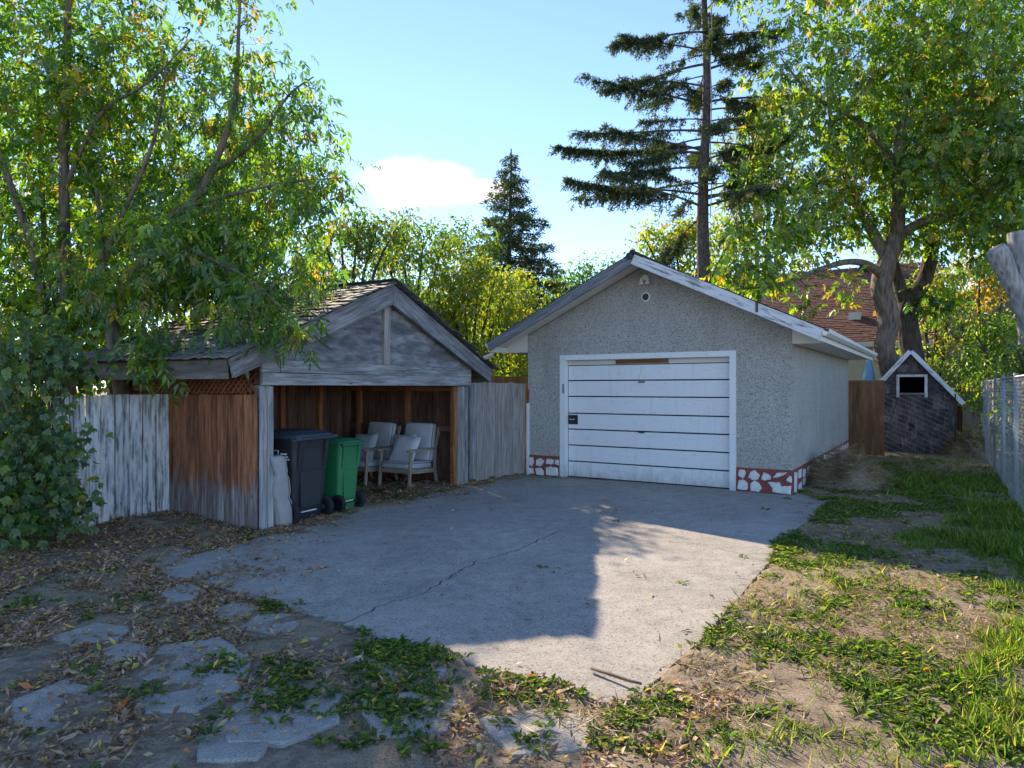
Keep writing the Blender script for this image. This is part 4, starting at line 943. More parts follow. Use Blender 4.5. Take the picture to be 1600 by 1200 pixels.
def tree(name, label, base, limbs, blobs, per, leaf_len, leaf_w, pal, yellow, bark_m, cat='tree', group=None, spread=0.32, droop=0.55, sides=9, twig=0.006, lift=0.15, rough=0.05, compound=True):
    base = Vector((base[0], base[1], 0)); t = thing(name, label, cat, base, 0.0, group)
    tm = MB(); nodes = []; nr = []
    for pts, rad in limbs:
        ln, rd = smooth_line([Vector(p) for p in pts], rad)
        tm.tube([p-base for p in ln], rd, sides, rough=rough); nodes += [tuple(p) for p in ln]; nr += list(rd)
    tm.build('trunk', bark_m, t, smooth=True)
    tg = []
    for (cx, cy, cz, rx, ry, rz, n) in blobs:
        d = rdir(n); r = rng.random((n, 1))**0.42; tg.append(np.array((cx, cy, cz)) + d*r*np.array((rx, ry, rz)))
    tg = np.concatenate(tg); tg = tg[tg[:, 2] > 0.35]
    nodes = np.array(nodes); nrr = np.array(nr); bm_ = MB()
    d0 = np.min(np.linalg.norm(tg[:, None]-nodes[None], axis=2), 1); tg = tg[np.argsort(d0)]
    P = []; DIR = []; CID = []; add_n = []; add_r = []
    for i, q in enumerate(tg):
        allv = nodes if not add_n else np.concatenate([nodes, np.array(add_n)])
        allr = nrr if not add_n else np.concatenate([nrr, np.array(add_r)])
        dd = np.linalg.norm(allv-q, axis=1) + 0.5*np.maximum(0, allv[:, 2]-q[2]); k = int(np.argmin(dd))
        a = allv[k]; L = np.linalg.norm(q-a)
        if L > 0.05:
            ctrl = (a+q)/2 + np.array((0, 0, lift*L)) + rng.normal(size=3)*0.08*L
            ts = (0.0, 0.3, 0.6, 0.85, 1.0); pts = [(1-s)**2*a + 2*s*(1-s)*ctrl + s*s*q for s in ts]
            r0 = min(allr[k]*0.7, twig*1.5 + 0.010*L); rr = [r0*(1-s) + twig*0.45*s for s in ts]
            bm_.tube([Vector(p)-base for p in pts], rr, 4 if r0 < 0.03 else 6, cap=False)
            for s in (1, 2, 3): add_n.append(pts[s]); add_r.append(rr[s])
        m = max(3, int((per/(3.6 if compound else 1))*rng.uniform(0.5, 1.5)))
        off_ = rdir(m)*(rng.random((m, 1))**0.5)*spread*rng.uniform(0.7, 1.3)*np.array((1, 1, 0.8))
        s_ = rng.random((m, 1))*0.5; back = (a-q)*s_*min(1.0, 0.6/max(L, 0.1))
        P.append(q + off_ + back); DIR.append(off_*1.5 + np.array((0, 0, -droop)) + rng.normal(size=(m, 3))*0.35); CID.append(np.full(m, i))
    tag(bm_.build('branches', bark_m, t), kind='stuff')
    P = np.concatenate(P); DIR = np.concatenate(DIR); CID = np.concatenate(CID); n = len(P)
    keep = P[:, 2] > 0.12; P, DIR, CID = P[keep], DIR[keep], CID[keep]; n = len(P)
    cl = rng.random(len(tg)); ysel = np.clip((cl[CID]-0.80)*6, 0, 1)*min(0.9, yellow*4.5) + yellow*0.15
    C = leaf_cols(n, pal, 0.0); yy = rng.random(n) < ysel; C[yy] = leaf_cols(int(yy.sum()), pal, 1.0)
    C *= (0.80+0.40*rng.random(len(tg)))[CID][:, None]
    N = rdir(n)*0.7 + np.array((0, 0, 0.6))
    if compound:                                   # five leaflets on a drooping stalk
        ax = unit(DIR); sd = unit(np.cross(ax, N)); nn = np.cross(sd, ax); ls = leaf_len*rng.uniform(0.6, 1.3, (n, 1))
        PP = []; DD = []; NN = []; LL = []
        for (t_, sg, k_) in ((0.25, 1, 0.85), (0.25, -1, 0.85), (0.75, 1, 0.95), (0.75, -1, 0.95), (1.15, 0, 1.1)):
            PP.append(P + ax*ls*t_); DD.append(ax*(0.75 if sg else 1.0) + sd*sg*0.75 + np.array((0, 0, -0.30)) + rng.normal(size=(n, 3))*0.16); NN.append(nn + rng.normal(size=(n, 3))*0.28); LL.append(ls[:, 0]*k_*rng.uniform(0.8, 1.15, n))
        P = np.concatenate(PP); DIR = np.concatenate(DD); N = np.concatenate(NN); Ls = np.concatenate(LL); C = np.tile(C, (5, 1))*rng.uniform(0.85, 1.15, (5*n, 1)); n = len(P)
        V, T, CC = leaves(P-np.array(base), DIR, N, Ls, Ls*leaf_w/leaf_len*rng.uniform(0.8, 1.2, n), C, 0.16, 0.4, 0.14)
        link('crown', npmesh('crown', V, T, CC), M['leaf'], t); return t
    V, T, CC = leaves(P-np.array(base), DIR, N, leaf_len*rng.uniform(0.65, 1.25, n), leaf_w*rng.uniform(0.7, 1.25, n), C, 0.18, 0.4, 0.12)
    link('crown', npmesh('crown', V, T, CC), M['leaf'], t); return t
def L_(d, *pp): return [D(px, py, d + (e[0] if e else 0)) for px, py, *e in pp]

# --- left maple, several stems rising behind the whitewashed fence
dl = 9.45
limbs = [(L_(dl, (104,720),(100,610),(98,560),(105,500),(103,440),(100,300),(102,180),(106,40),(112,-160)), (0.17,0.15,0.14,0.12,0.078,0.066,0.056,0.042,0.016)),
         (L_(dl, (98,540),(72,500,-0.1),(62,440,-0.2),(45,370,-0.3),(10,270,-0.5),(-40,120,-0.7)), (0.09,0.07,0.06,0.048,0.036,0.014)),
         (L_(dl, (103,500),(88,470,0.2),(72,390,0.4),(66,300,0.6),(58,120,0.8)), (0.07,0.055,0.042,0.034,0.012)),
         (L_(dl, (108,520),(130,470,-0.2),(152,435,-0.3),(185,350,-0.5),(240,220,-0.7),(262,90,-0.8)), (0.065,0.05,0.042,0.032,0.022,0.008)),
         (L_(dl, (100,300),(130,230,-0.3),(165,170,-0.6),(230,130,-0.9),(300,60,-1.1)), (0.04,0.028,0.022,0.016,0.006))]
lb = [blob(60,150,10.0,150,170,1.3,260), blob(210,170,9.8,150,170,1.4,290), blob(60,380,10.0,130,120,1.2,170), blob(210,370,10.0,140,130,1.3,170),
      blob(120,-60,10.0,280,110,1.5,240), blob(330,-80,9.3,160,70,1.2,60), blob(330,400,8.7,90,90,1.0,130), blob(-60,250,9.2,100,260,1.3,130), blob(60,500,9.6,110,70,0.8,90), blob(150,520,9.4,80,60,0.6,60)]
tree('maple_tree', 'leafy many-stemmed maple rising behind the whitewashed plank fence', D(104,720,dl), limbs, lb, 21, 0.115, 0.048, GREENS*1.1, 0.16, M['bark_maple'], group='garden trees', twig=0.005, droop=0.3)
d2 = 9.0
limbs = [(L_(d2, (194,800),(192,640),(184,570),(174,510),(166,475)), (0.115,0.105,0.10,0.09,0.085)),
         (L_(d2, (168,485),(163,450,0.1),(160,380,0.2),(150,290,0.3)), (0.06,0.05,0.035,0.015)),
         (L_(d2, (170,490),(195,465,-0.1),(220,415,-0.2),(262,350,-0.2),(312,300,-0.3),(346,230,-0.3),(368,150,-0.3),(373,40,-0.3),(380,-90,-0.3)), (0.07,0.065,0.06,0.055,0.05,0.04,0.03,0.02,0.008)),
         (L_(d2, (330,270,-0.3),(400,220,-0.4),(450,150,-0.5),(490,120,-0.5)), (0.03,0.022,0.015,0.008)),
         (L_(d2, (290,322,-0.25),(380,300,-0.6),(450,285,-0.8),(535,278,-0.9)), (0.03,0.02,0.014,0.006)),
         (L_(d2, (250,365,-0.2),(320,400,-0.8),(380,430,-1.2),(440,480,-1.5)), (0.03,0.022,0.016,0.008))]
lb = [blob(330,190,9.3,90,130,0.8,90), blob(300,330,9.5,110,110,1.0,110), blob(410,330,9.2,90,110,0.9,90), blob(445,200,8.8,60,90,0.6,46), blob(500,190,8.7,40,60,0.5,15),
      blob(500,300,8.6,60,60,0.6,36), blob(400,120,8.9,70,80,0.6,36), blob(240,440,8.5,100,55,0.8,60), blob(340,425,8.3,80,35,0.6,34), blob(420,462,7.9,42,30,0.35,24),
      blob(235,548,7.8,34,50,0.25,30), blob(360,500,7.6,16,26,0.2,7), blob(405,508,7.6,30,22,0.2,11), blob(462,515,7.6,18,18,0.2,9), blob(180,420,9.0,80,90,0.8,50), blob(478,420,8.4,46,60,0.5,30)]
tree('maple_tree', 'slender leaning maple with boughs hanging over the shed roof', D(194,800,d2), limbs, lb, 20, 0.115, 0.040, GREENS*1.1, 0.20, M['bark_maple'], group='garden trees', spread=0.28, droop=0.55, twig=0.0045)

# --- big maple on the right with two trunks
dr = 19.6
limbs = [(L_(dr, (1412,720),(1400,605),(1382,548),(1389,500),(1378,452),(1386,410),(1402,366)), (0.34,0.31,0.28,0.27,0.28,0.27,0.22)),
         (L_(dr, (1402,372),(1404,310,-0.3),(1403,250,-0.6),(1412,160,-0.8),(1430,20,-1.0)), (0.22,0.17,0.14,0.10,0.03)),
         (L_(dr, (1386,405),(1358,352,0.2),(1332,302,0.4),(1300,200,0.5),(1290,60,0.6)), (0.17,0.14,0.11,0.07,0.02)),
         (L_(dr, (1380,432),(1352,412,-0.8),(1318,410,-1.5),(1270,425,-2.2),(1215,445,-2.8),(1150,452,-3.2)), (0.13,0.10,0.08,0.065,0.045,0.015)),
         (L_(dr, (1404,368),(1445,345,-0.4),(1500,330,-0.8),(1545,300,-1.0),(1620,240,-1.2),(1700,150,-1.4)), (0.16,0.13,0.11,0.09,0.06,0.02)),
         (L_(dr, (1403,255,-0.6),(1340,190,-0.9),(1270,150,-1.2),(1220,90,-1.4)), (0.08,0.06,0.045,0.015)),
         (L_(dr, (1403,260,-0.6),(1470,190,-0.9),(1540,130,-1.2),(1600,60,-1.4)), (0.08,0.06,0.045,0.015))]
lb = [blob(1290,130,19,120,130,2.0,150), blob(1430,110,18.8,130,120,2.2,230), blob(1550,150,18.6,110,140,2.2,200), blob(1380,240,20.2,110,80,1.6,120), blob(1500,260,18.4,130,80,2.0,200),
      blob(1300,300,19.6,90,70,1.4,80), blob(1230,345,17.6,100,45,1.3,60), blob(1175,425,16.8,60,30,0.9,36), blob(1340,345,20.4,60,40,1.0,30), blob(1300,-50,19,200,100,2.4,180), blob(1520,-40,18.8,200,110,2.4,200),
      blob(1640,260,18.2,80,150,1.8,110), blob(1450,350,20.2,90,50,1.2,60), blob(1318,455,17.6,16,30,0.3,6), blob(1262,470,17,30,20,0.4,5), blob(1540,370,18.6,80,60,1.4,70), blob(1210,240,19.3,70,90,1.4,44)]
tree('maple_tree', 'big spreading maple with thick twisted trunk behind the playhouse', D(1412,720,dr), limbs, lb, 28, 0.155, 0.080, GREENS*np.array((1.3,1.2,1.0)), 0.22, M['bark_maple'], group='garden trees', spread=0.55, droop=0.5, sides=14, twig=0.012, rough=0.09)
db = 20.8
limbs = [(L_(db, (1440,720),(1432,600),(1424,540),(1418,478),(1444,440),(1456,384),(1462,330),(1480,230),(1500,60)), (0.38,0.34,0.31,0.27,0.22,0.19,0.15,0.10,0.03)),
         (L_(db, (1420,490),(1405,445,0.1),(1398,420,0.1),(1385,340,0.4),(1360,220,0.6)), (0.22,0.18,0.15,0.10,0.03)),
         (L_(db, (1460,350),(1510,320,0.2),(1580,290,0.3),(1660,220,0.5)), (0.14,0.11,0.08,0.02))]
lb = [blob(1480,180,21.2,140,130,1.6,130), blob(1560,320,21,100,70,1.5,80), blob(1400,200,21.4,90,110,1.4,60), blob(1500,-20,21.2,180,110,2,110), blob(1460,470,20.4,40,26,0.6,20)]
tree('maple_tree', 'dark-trunked maple growing close behind the big twisted maple', D(1440,720,db), limbs, lb, 30, 0.16, 0.082, GREENS, 0.12, M['bark_dark'], group='garden trees', spread=0.6, sides=12, twig=0.012, rough=0.07)

# --- spruces
def spruce(name, label, base, H, R0, zlow, nb, trunk_r, strand, detail, group, sparse=0.0, seedr=0, boughs=None, up=0.05, hang=0.55, needle=0.075, cone=1.0):
    base = Vector((base[0], base[1], 0)); t = thing(name, label, 'tree', base, 0, group); g = np.random.default_rng(seedr)
    tm = MB(); zs = np.linspace(0, H, 16); tm.tube([Vector((0.05*math.sin(z*0.7), 0.05*math.cos(z*0.9), z)) for z in zs], [trunk_r*(1-0.92*z/H)+0.01 for z in zs], 10, rough=0.06)
    tm.build('trunk', M['bark_spruce'], t, smooth=True)
    br = MB(); P = []; DR = []
    specs = [(zlow + (H-zlow-0.15)*(i/nb)**0.95 + g.normal()*0.10, g.uniform(0, 2*math.pi) if not sparse else None, None) for i in range(nb)]
    specs = [(z, (i*2.39996+g.normal()*0.25), R0*(max(0.03, 1-(z-zlow)/(H-zlow))**cone)*g.uniform(0.45 if sparse else 0.72, 1.15)) for i, (z, _, _) in enumerate(specs)]
    if boughs: specs = boughs + specs
    for (z, a, L) in specs:
        d = np.array((math.cos(a), math.sin(a), 0)); k = max(5, int(L*5))
        u_ = np.linspace(0, 1, k); wob = g.normal()*0.10
        pts = np.stack([d[0]*L*u_ - d[1]*wob*L*u_**2, d[1]*L*u_ + d[0]*wob*L*u_**2, z + L*((up + (g.uniform(-0.22, 0.42) if sparse else 0))*u_ - 0.34*u_**2 + 0.24*u_**3)], 1)
        br.tube([Vector(p) for p in pts], [max(0.006, trunk_r*0.16*min(1, L/3)*(1-0.85*q)) for q in u_], 5, cap=False)
        start = 0.12 + sparse*g.uniform(0.6, 1.3) if L > 1.2 else 0.05
        ns = max(5, int(strand*L*(g.uniform(0.35, 1.5) if sparse else 1))); hb = hang*(g.uniform(0.5, 2.0) if sparse else 1)
        for s in range(ns):
            q = start + (1-start)*g.random()**0.8
            if g.random() < sparse*0.5 and q < 0.75: continue
            p = np.array([np.interp(q, u_, pts[:, c]) for c in range(3)])
            side = np.array((-d[1], d[0], 0))*g.choice((-1, 1)); sl = ((0.14+0.62*g.random()**1.4)*(1.25-0.85*q) if sparse else g.uniform(0.18, 0.62)*(1.15-0.5*q))*min(1.0, 0.45+L/4)
            dirn = side*g.uniform(0.1, 1.0) + d*g.uniform(0.1, 0.9) + np.array((0, 0, -hb*g.uniform(0.0, 1.5))); dirn /= np.linalg.norm(dirn)
            m = max(5, int(detail*sl)); w = g.random((m, 1))
            pp_ = p + dirn*sl*w + np.array((0, 0, -0.22*sl))*w**2 + g.normal(size=(m, 3))*0.022
            P.append(pp_); DR.append(np.repeat(dirn[None], m, 0)*0.75 + g.normal(size=(m, 3))*0.6)
    tag(br.build('branches', M['bark_spruce'], t), kind='stuff')
    P = np.concatenate(P); DR = np.concatenate(DR); n = len(P)
    pal = np.array([(0.050,0.080,0.040), (0.068,0.100,0.046), (0.038,0.066,0.040), (0.095,0.110,0.040), (0.110,0.085,0.045)])
    C = pal[rng.choice(5, n, p=(0.32,0.26,0.24,0.11,0.07))]*rng.uniform(0.7, 1.3, (n, 1))
    V, T, CC = leaves(P, DR, rdir(n), needle*rng.uniform(0.7, 1.4, n), 0.020*(needle/0.075)*rng.uniform(0.7, 1.3, n), C, 0.1, 0.45)
    link('crown', npmesh('crown', V, T, CC), M['needle'], t); return t
sb = D(1101, 700, 21.0)
def bough(px, py, L, a): return (EYE + (HZ-py)/F*21.0, R(a), L)
boughs = [bough(1096,305,4.3,182), bough(1096,325,3.5,200), bough(1096,285,3.9,170), bough(1094,205,4.2,186), bough(1094,240,4.5,174), bough(1092,262,3.3,192), bough(1090,165,3.7,178), bough(1090,135,2.7,190),
          bough(1088,100,3.0,183), bough(1088,80,2.5,171), bough(1098,300,2.6,10), bough(1094,250,2.4,-8), bough(1094,215,2.8,12), bough(1090,160,3.2,-5), bough(1090,110,3.0,8), bough(1090,60,2.6,-6), bough(1088,50,2.8,180)]
spruce('spruce_tree', 'tall sparse old spruce with bare lower trunk behind the garage ridge', sb, 17.0, 3.4, 7.0, 62, 0.27, 46, 80, 'spruces', sparse=0.20, seedr=3, boughs=boughs, hang=0.85, needle=0.115)
s2 = D(797, 620, 29.0)
spruce('spruce_tree', 'dense dark conical spruce standing beyond the yellow-green shrubs', s2, 11.75, 3.9, 1.2, 190, 0.20, 22, 34, 'spruces', seedr=9, up=0.10, hang=0.4, needle=0.16, cone=0.85)

# --- trees and shrubs behind: explicit list (pixel column, distance, top pixel, half width px)
YEL = np.array([(0.19,0.23,0.035), (0.14,0.20,0.032), (0.24,0.25,0.038), (0.10,0.17,0.028)])
MIDG = np.array([(0.075,0.14,0.022), (0.11,0.18,0.028), (0.15,0.20,0.030), (0.05,0.11,0.02)])
ORG = np.array([(0.33,0.20,0.035), (0.36,0.25,0.05), (0.24,0.19,0.04), (0.14,0.17,0.03)])
def bg_tree(name, label, px, d, top, bot, half, n, per, ll, pal, yel, stems=4, spread=0.5, bark_k='bark_dark', seed=0, gaps=True, twig=0.008):
    b = D(px, 600, d); limbs = []
    for k in range(stems):
        f = (k-(stems-1)/2)/max(1, stems-1) if stems > 1 else 0
        x1 = px + f*half*1.3; limbs.append(([D(px+f*10, HZ+EYE*F/d, d), D(px+f*half*0.5, (bot*0.6+top*0.4), d+f*0.2), D(x1, top+30, d+0.3*f)], (0.10*d/18, 0.05*d/18, 0.010)))
    nb_ = max(3, int(half/28)); bl = []
    for k in range(nb_):
        for (yy, rr) in ((top*0.75+bot*0.25, 0.8), (top*0.40+bot*0.60, 1.0), (top*0.1+bot*0.9, 0.95)):
            fx = (k-(nb_-1)/2)/max(1, nb_-1)*2*(0.62 if yy < top*0.7+bot*0.3 else 0.85)
            bl.append(blob(px+fx*half*0.8+random.uniform(-8, 8), yy+random.uniform(-14, 14), d+random.uniform(-.6, .6), half*0.42*rr, (bot-top)*0.24, 1.0, max(3, n//(nb_*3))))
    bl.append(blob(px+random.uniform(-0.2, 0.2)*half, top+24, d, half*0.35, 30, 0.6, max(3, n//12)))
    return tree(name, label, b, limbs, bl, per, ll, ll*0.46, pal, yel, M[bark_k], 'tree' if 'tree' in name else 'shrub', 'trees and shrubs behind the yard', spread=spread, twig=twig, sides=6, compound=False)
bg_tree('ash_tree', 'thin yellow-green young tree rising behind the shed ridge', 545, 15.5, 325, 560, 115, 280, 30, 0.12, MIDG, 0.16, 6, 0.34)
bg_tree('ash_tree', 'loose pale green young tree between shed ridge and spruce', 645, 17.5, 340, 590, 80, 200, 30, 0.13, MIDG, 0.18, 4, 0.36)
bg_tree('leafy_shrub', 'bright yellow-green shrub filling the gap between shed and garage', 735, 17.0, 405, 640, 100, 280, 36, 0.14, YEL, 0.25, 6, 0.40)
bg_tree('leafy_shrub', 'golden shrub with brownish leaves hard against the garage eave', 800, 19.5, 425, 640, 70, 170, 32, 0.14, YEL*0.9, 0.45, 4, 0.4)
bg_tree('round_tree', 'round green tree behind the yellow shrub left of spruce', 725, 27, 350, 560, 60, 110, 30, 0.20, MIDG, 0.08, 3, 0.6)
bg_tree('round_tree', 'pale blue-green treetop showing left of the garage ridge', 905, 34, 405, 560, 65, 110, 30, 0.24, MIDG*np.array((0.9,1.1,1.6)), 0.02, 3, 0.7)
bg_tree('yellow_tree', 'glowing yellow tree right behind the garage ridge and spruce', 1075, 25, 335, 560, 110, 220, 34, 0.20, YEL*1.15, 0.3, 4, 0.6)
bg_tree('yellow_tree', 'yellow-green tree between the tall spruce and big maple', 1190, 37, 150, 520, 105, 260, 30, 0.28, YEL, 0.22, 4, 0.85, 'bark_dark', twig=0.02)
bg_tree('round_tree', 'dense green tree filling the view far left behind maple', -20, 16, 120, 640, 190, 260, 32, 0.16, MIDG, 0.10, 4, 0.6)
bg_tree('round_tree', 'yellowing green tree behind the many-stemmed maple', 190, 15.5, 260, 640, 150, 230, 30, 0.15, MIDG*1.1, 0.16, 5, 0.5)
bg_tree('round_tree', 'yellow-tinged green tree behind the leaning maple', 390, 16.5, 230, 620, 130, 220, 30, 0.15, MIDG*1.1, 0.18, 5, 0.5)
bg_tree('orange_tree', 'orange and gold small tree above the chain link fence', 1530, 24, 395, 640, 75, 130, 34, 0.17, ORG, 0.4, 3, 0.5)
bg_tree('leafy_shrub', 'golden leaved shrub just right of the dark maple trunk', 1462, 22.5, 420, 640, 45, 110, 34, 0.16, YEL, 0.45, 3, 0.45)
bg_tree('leafy_shrub', 'dark green apple-like shrub overhanging the far chain link', 1555, 19.5, 490, 610, 52, 90, 34, 0.14, GREENS, 0.10, 3, 0.36)
bg_tree('round_tree', 'green treetop closing the view far right beyond fence', 1640, 27, 300, 640, 130, 170, 32, 0.22, MIDG, 0.12, 3, 0.7)
bg_tree('round_tree', 'hazy green tree row end behind the white house', 1420, 40, 400, 620, 120, 120, 32, 0.3, YEL, 0.2, 3, 0.9)
bg_tree('round_tree', 'distant green tree low behind dark conical spruce', 850, 38, 440, 640, 90, 120, 32, 0.28, MIDG, 0.1, 3, 0.8)
bg_tree('round_tree', 'distant bushy tree behind the two young trees', 600, 34, 420, 640, 140, 170, 32, 0.26, MIDG*1.15, 0.15, 4, 0.8)

bg_tree('leafy_shrub', 'light green shrub seen through the chain link fence', 1630, 12.6, 520, 700, 60, 110, 30, 0.12, MIDG, 0.1, 4, 0.3)
bg_tree('leafy_shrub', 'low bushy green shrub behind the far end of chain link', 1580, 17.5, 560, 690, 42, 80, 30, 0.13, MIDG*1.1, 0.15, 3, 0.3)
# --- creeper shrub at the left end of the fence
CRP = np.array([(0.060,0.130,0.026), (0.085,0.165,0.028), (0.050,0.115,0.026), (0.13,0.20,0.030)])
def creeper():
    b = G(20, 845); t = thing('creeper_shrub', 'dense dark green creeper shrub smothering the fence end', 'shrub', (b.x, b.y, 0))
    bl = [blob(5,590,7.3,95,85,0.6,80), blob(40,720,7.1,62,100,0.45,75), blob(-50,730,7.2,80,120,0.5,50), blob(95,790,7.0,34,34,0.25,16), blob(115,770,7.0,26,26,0.2,7), blob(128,690,7.0,16,12,0.12,4), blob(25,800,6.9,80,42,0.3,46), blob(90,560,7.6,60,50,0.4,30)]
    st = MB(); P = []; DR = []; C = []
    for (cx, cy, cz, rx, ry, rz, n) in bl:
        for _ in range(n):
            d = rdir(1)[0]*(rng.random()**0.4); c = np.array((cx, cy, cz)) + d*np.array((rx, ry, rz)); c[2] = max(c[2], 0.12)
            a = np.array((b.x + rng.uniform(-0.5, 0.35), b.y + rng.uniform(-0.05, 0.5), 0.0)); mid_ = (a+c)/2 + np.array((0, 0, 0.25))
            st.tube([Vector(a)-Vector((b.x, b.y, 0)), Vector(mid_)-Vector((b.x, b.y, 0)), Vector(c)-Vector((b.x, b.y, 0))], [0.010, 0.007, 0.003], 4, cap=False)
            for _k in range(int(rng.uniform(6, 11))):
                q = c + rng.normal(size=3)*0.11; face = unit(np.array([[0.25, -0.8, 0.55]]) + rng.normal(size=(1, 3))*0.45)[0]
                ax = unit(np.cross(face, rng.normal(size=3))[None])[0]*0.4 + np.array((0, 0, -0.7)); ax = ax - face*ax.dot(face); ax /= np.linalg.norm(ax); sd = np.cross(face, ax)
                cc = CRP[rng.integers(0, 4)]*rng.uniform(0.7, 1.3)
                if rng.random() < 0.03: cc = np.array((0.30, 0.26, 0.03))
                for an in (-66, -33, 0, 33, 66):
                    P.append(q); DR.append(ax*math.cos(R(an)) + sd*math.sin(R(an)) - face*0.12); C.append((cc, face, 0.085*(1-abs(an)/190)*rng.uniform(0.8, 1.25)))
    st.build('stems', M['twig'], t)
    P = np.array(P); DR = np.array(DR); col_ = np.array([c[0] for c in C]); N = np.array([c[1] for c in C]); Ls = np.array([c[2] for c in C])
    P[:, 2] = np.maximum(P[:, 2], 0.07)
    V, T, CC = leaves(P-np.array((b.x, b.y, 0)), DR, N, Ls, Ls*0.48, col_, 0.10, 0.5, 0.15)
    link('foliage', npmesh('foliage', V, T, CC), M['leaf'], t)
creeper()

# --- dead pruned trunk behind the fence
dt = 13.6; bp = D(1590, 600, dt); bp.z = 0
dead = thing('dead_trunk', 'bare grey lopped tree trunk with two stubs behind the fence', 'tree trunk', bp)
def dtube(pts, rad): 
    ln, rd = smooth_line([D(*p, dt)-bp for p in pts], rad, 5); return MB().tube(ln, rd, 14, rough=0.07)
dtube([(1626,740),(1622,600),(1616,520),(1608,450),(1600,400),(1596,362)], (0.30,0.28,0.26,0.26,0.25,0.25)).build('trunk', M['bark_dead'], dead, smooth=True)
dtube([(1612,510),(1594,465),(1576,430),(1563,402),(1554,388)], (0.20,0.18,0.17,0.20,0.17)).build('limb_stub', M['bark_dead'], dead, smooth=True)

# cable hanging beside the spruce
cb = MB().tube([D(1111, y, 20.2) + Vector((0.02*math.sin(y*0.05), 0, 0)) for y in range(-60, 350, 20)], 0.016, 5)
cable = thing('hanging_cable', 'thin grey cable hanging down beside the tall spruce trunk', 'cable', (0, 0, 0)); cb.build('wire', M['cable'], cable)

# ================================================================== loose ground cover
def topz(x, y):
    z = gh(x, y); z = np.where(inside(x, y, dpoly), TOP, z)
    for sp_ in stone_polys: z = np.where(inside(x, y, sp_), 0.028, z)
    return z
def scatter(n, regions, x0, x1, y0, y1, floor=0.0, clump=0.0, seed=1.0):
    """random points on the ground; regions = (px, py, rx, ry, weight) patches where the plants or leaves grow"""
    out = []; got = 0; tries = 0
    while got < n and tries < 60:
        tries += 1; k = n*4
        # even over the ground, a little denser close by so that near patches stay full
        y = y0 + (y1-y0)*rng.random(k)**1.25; x = x0 + (x1-x0)*rng.random(k)
        px = 800 + x/y*F; py = HZ + EYE*F/y; w = np.full(k, floor)
        for (cx, cy, rx, ry, ww) in regions:
            q = ((px-cx)/rx)**2 + ((py-cy)/ry)**2; w = np.maximum(w, ww*np.clip(1.25-0.75*q, 0, 1)**1.5)
        if clump: w = w*np.clip((vnoise(x, y, 2.2, seed)-clump)*4 + 0.5, 0.02, 1.4)*np.clip((vnoise(x, y, 6.5, seed+3)-0.3)*3, 0.15, 1.3)
        s_ = rng.random(k) < w; p = np.stack([x[s_], y[s_]], 1); out.append(p); got += len(p)
    p = np.concatenate(out)[:n]; return p[:, 0], p[:, 1]
def blocked(x, y):
    """inside the garage, through house walls"""
    lx = (x-G0.x)*GU.x + (y-G0.y)*GU.y; ly = (x-G0.x)*GV.x + (y-G0.y)*GV.y
    return (np.abs(lx) < HW+0.03) & (ly > -0.03) & (ly < GL)
# fallen leaves
RL = [(120,950,330,120,1.0), (290,835,190,42,1.2), (60,1060,260,130,1.0), (260,1130,280,70,0.6), (480,1050,120,60,0.3), (650,1100,230,60,0.45), (400,905,120,36,0.35), (150,870,220,50,1.0),
      (600,782,60,16,0.8), (680,768,60,14,0.8), (500,812,60,16,0.8), (740,758,30,8,0.9), (560,760,150,30,0.35), (450,835,40,12,0.8), (950,800,20,8,0.2), (1050,1110,120,30,0.4), (1250,1000,180,80,0.12), (1420,980,120,90,0.12), (1350,800,120,50,0.10), (700,790,40,10,0.12), (860,1180,300,40,0.35)]
x, y = scatter(60000, RL, -7.5, 7.5, 1.9, 13.2, 0.006, 0.30, 2.0); ons = np.zeros(len(x), bool)
for sp_ in stone_polys: ons |= inside(x, y, sp_)
dd_ = inside(x, y, dpoly) & (rng.random(len(x)) < 0.72)
k = ~blocked(x, y) & ~dd_ & ~(ons & (rng.random(len(x)) < 0.86)); x, y = x[k], y[k]; n = len(x)
LC = 1.25*np.array([(0.30,0.195,0.13), (0.36,0.25,0.17), (0.25,0.14,0.10), (0.16,0.10,0.07), (0.42,0.32,0.21), (0.46,0.35,0.06), (0.40,0.13,0.05), (0.33,0.20,0.17)])
C = LC[rng.choice(8, n, p=(0.25,0.18,0.18,0.12,0.10,0.055,0.025,0.09))]*rng.uniform(0.65, 1.25, (n, 1))
P = np.stack([x, y, topz(x, y) + rng.uniform(0.002, 0.016, n)], 1); an = rng.uniform(0, 2*math.pi, n)
DR = np.stack([np.cos(an), np.sin(an), rng.normal(0, 0.22, n)], 1); N = np.stack([rng.normal(0, 0.38, n), rng.normal(0, 0.38, n), np.ones(n)], 1)
V, T, CC = leaves(P, DR, N, 0.016+0.075*rng.random(n)**2.2, 0.010+0.026*rng.random(n)**1.6, C, rng.uniform(0.0, 0.75, n)[:, None], 0.48, -0.18)
V[:, 2] = np.maximum(V[:, 2], topz(V[:, 0], V[:, 1])+0.002)
lf = link('fallen_leaves', npmesh('fallen_leaves', V, T, CC), M['litter']); tag(lf, 'tan and brown fallen leaves carpeting the soil by the shed', 'leaves', kind='stuff')
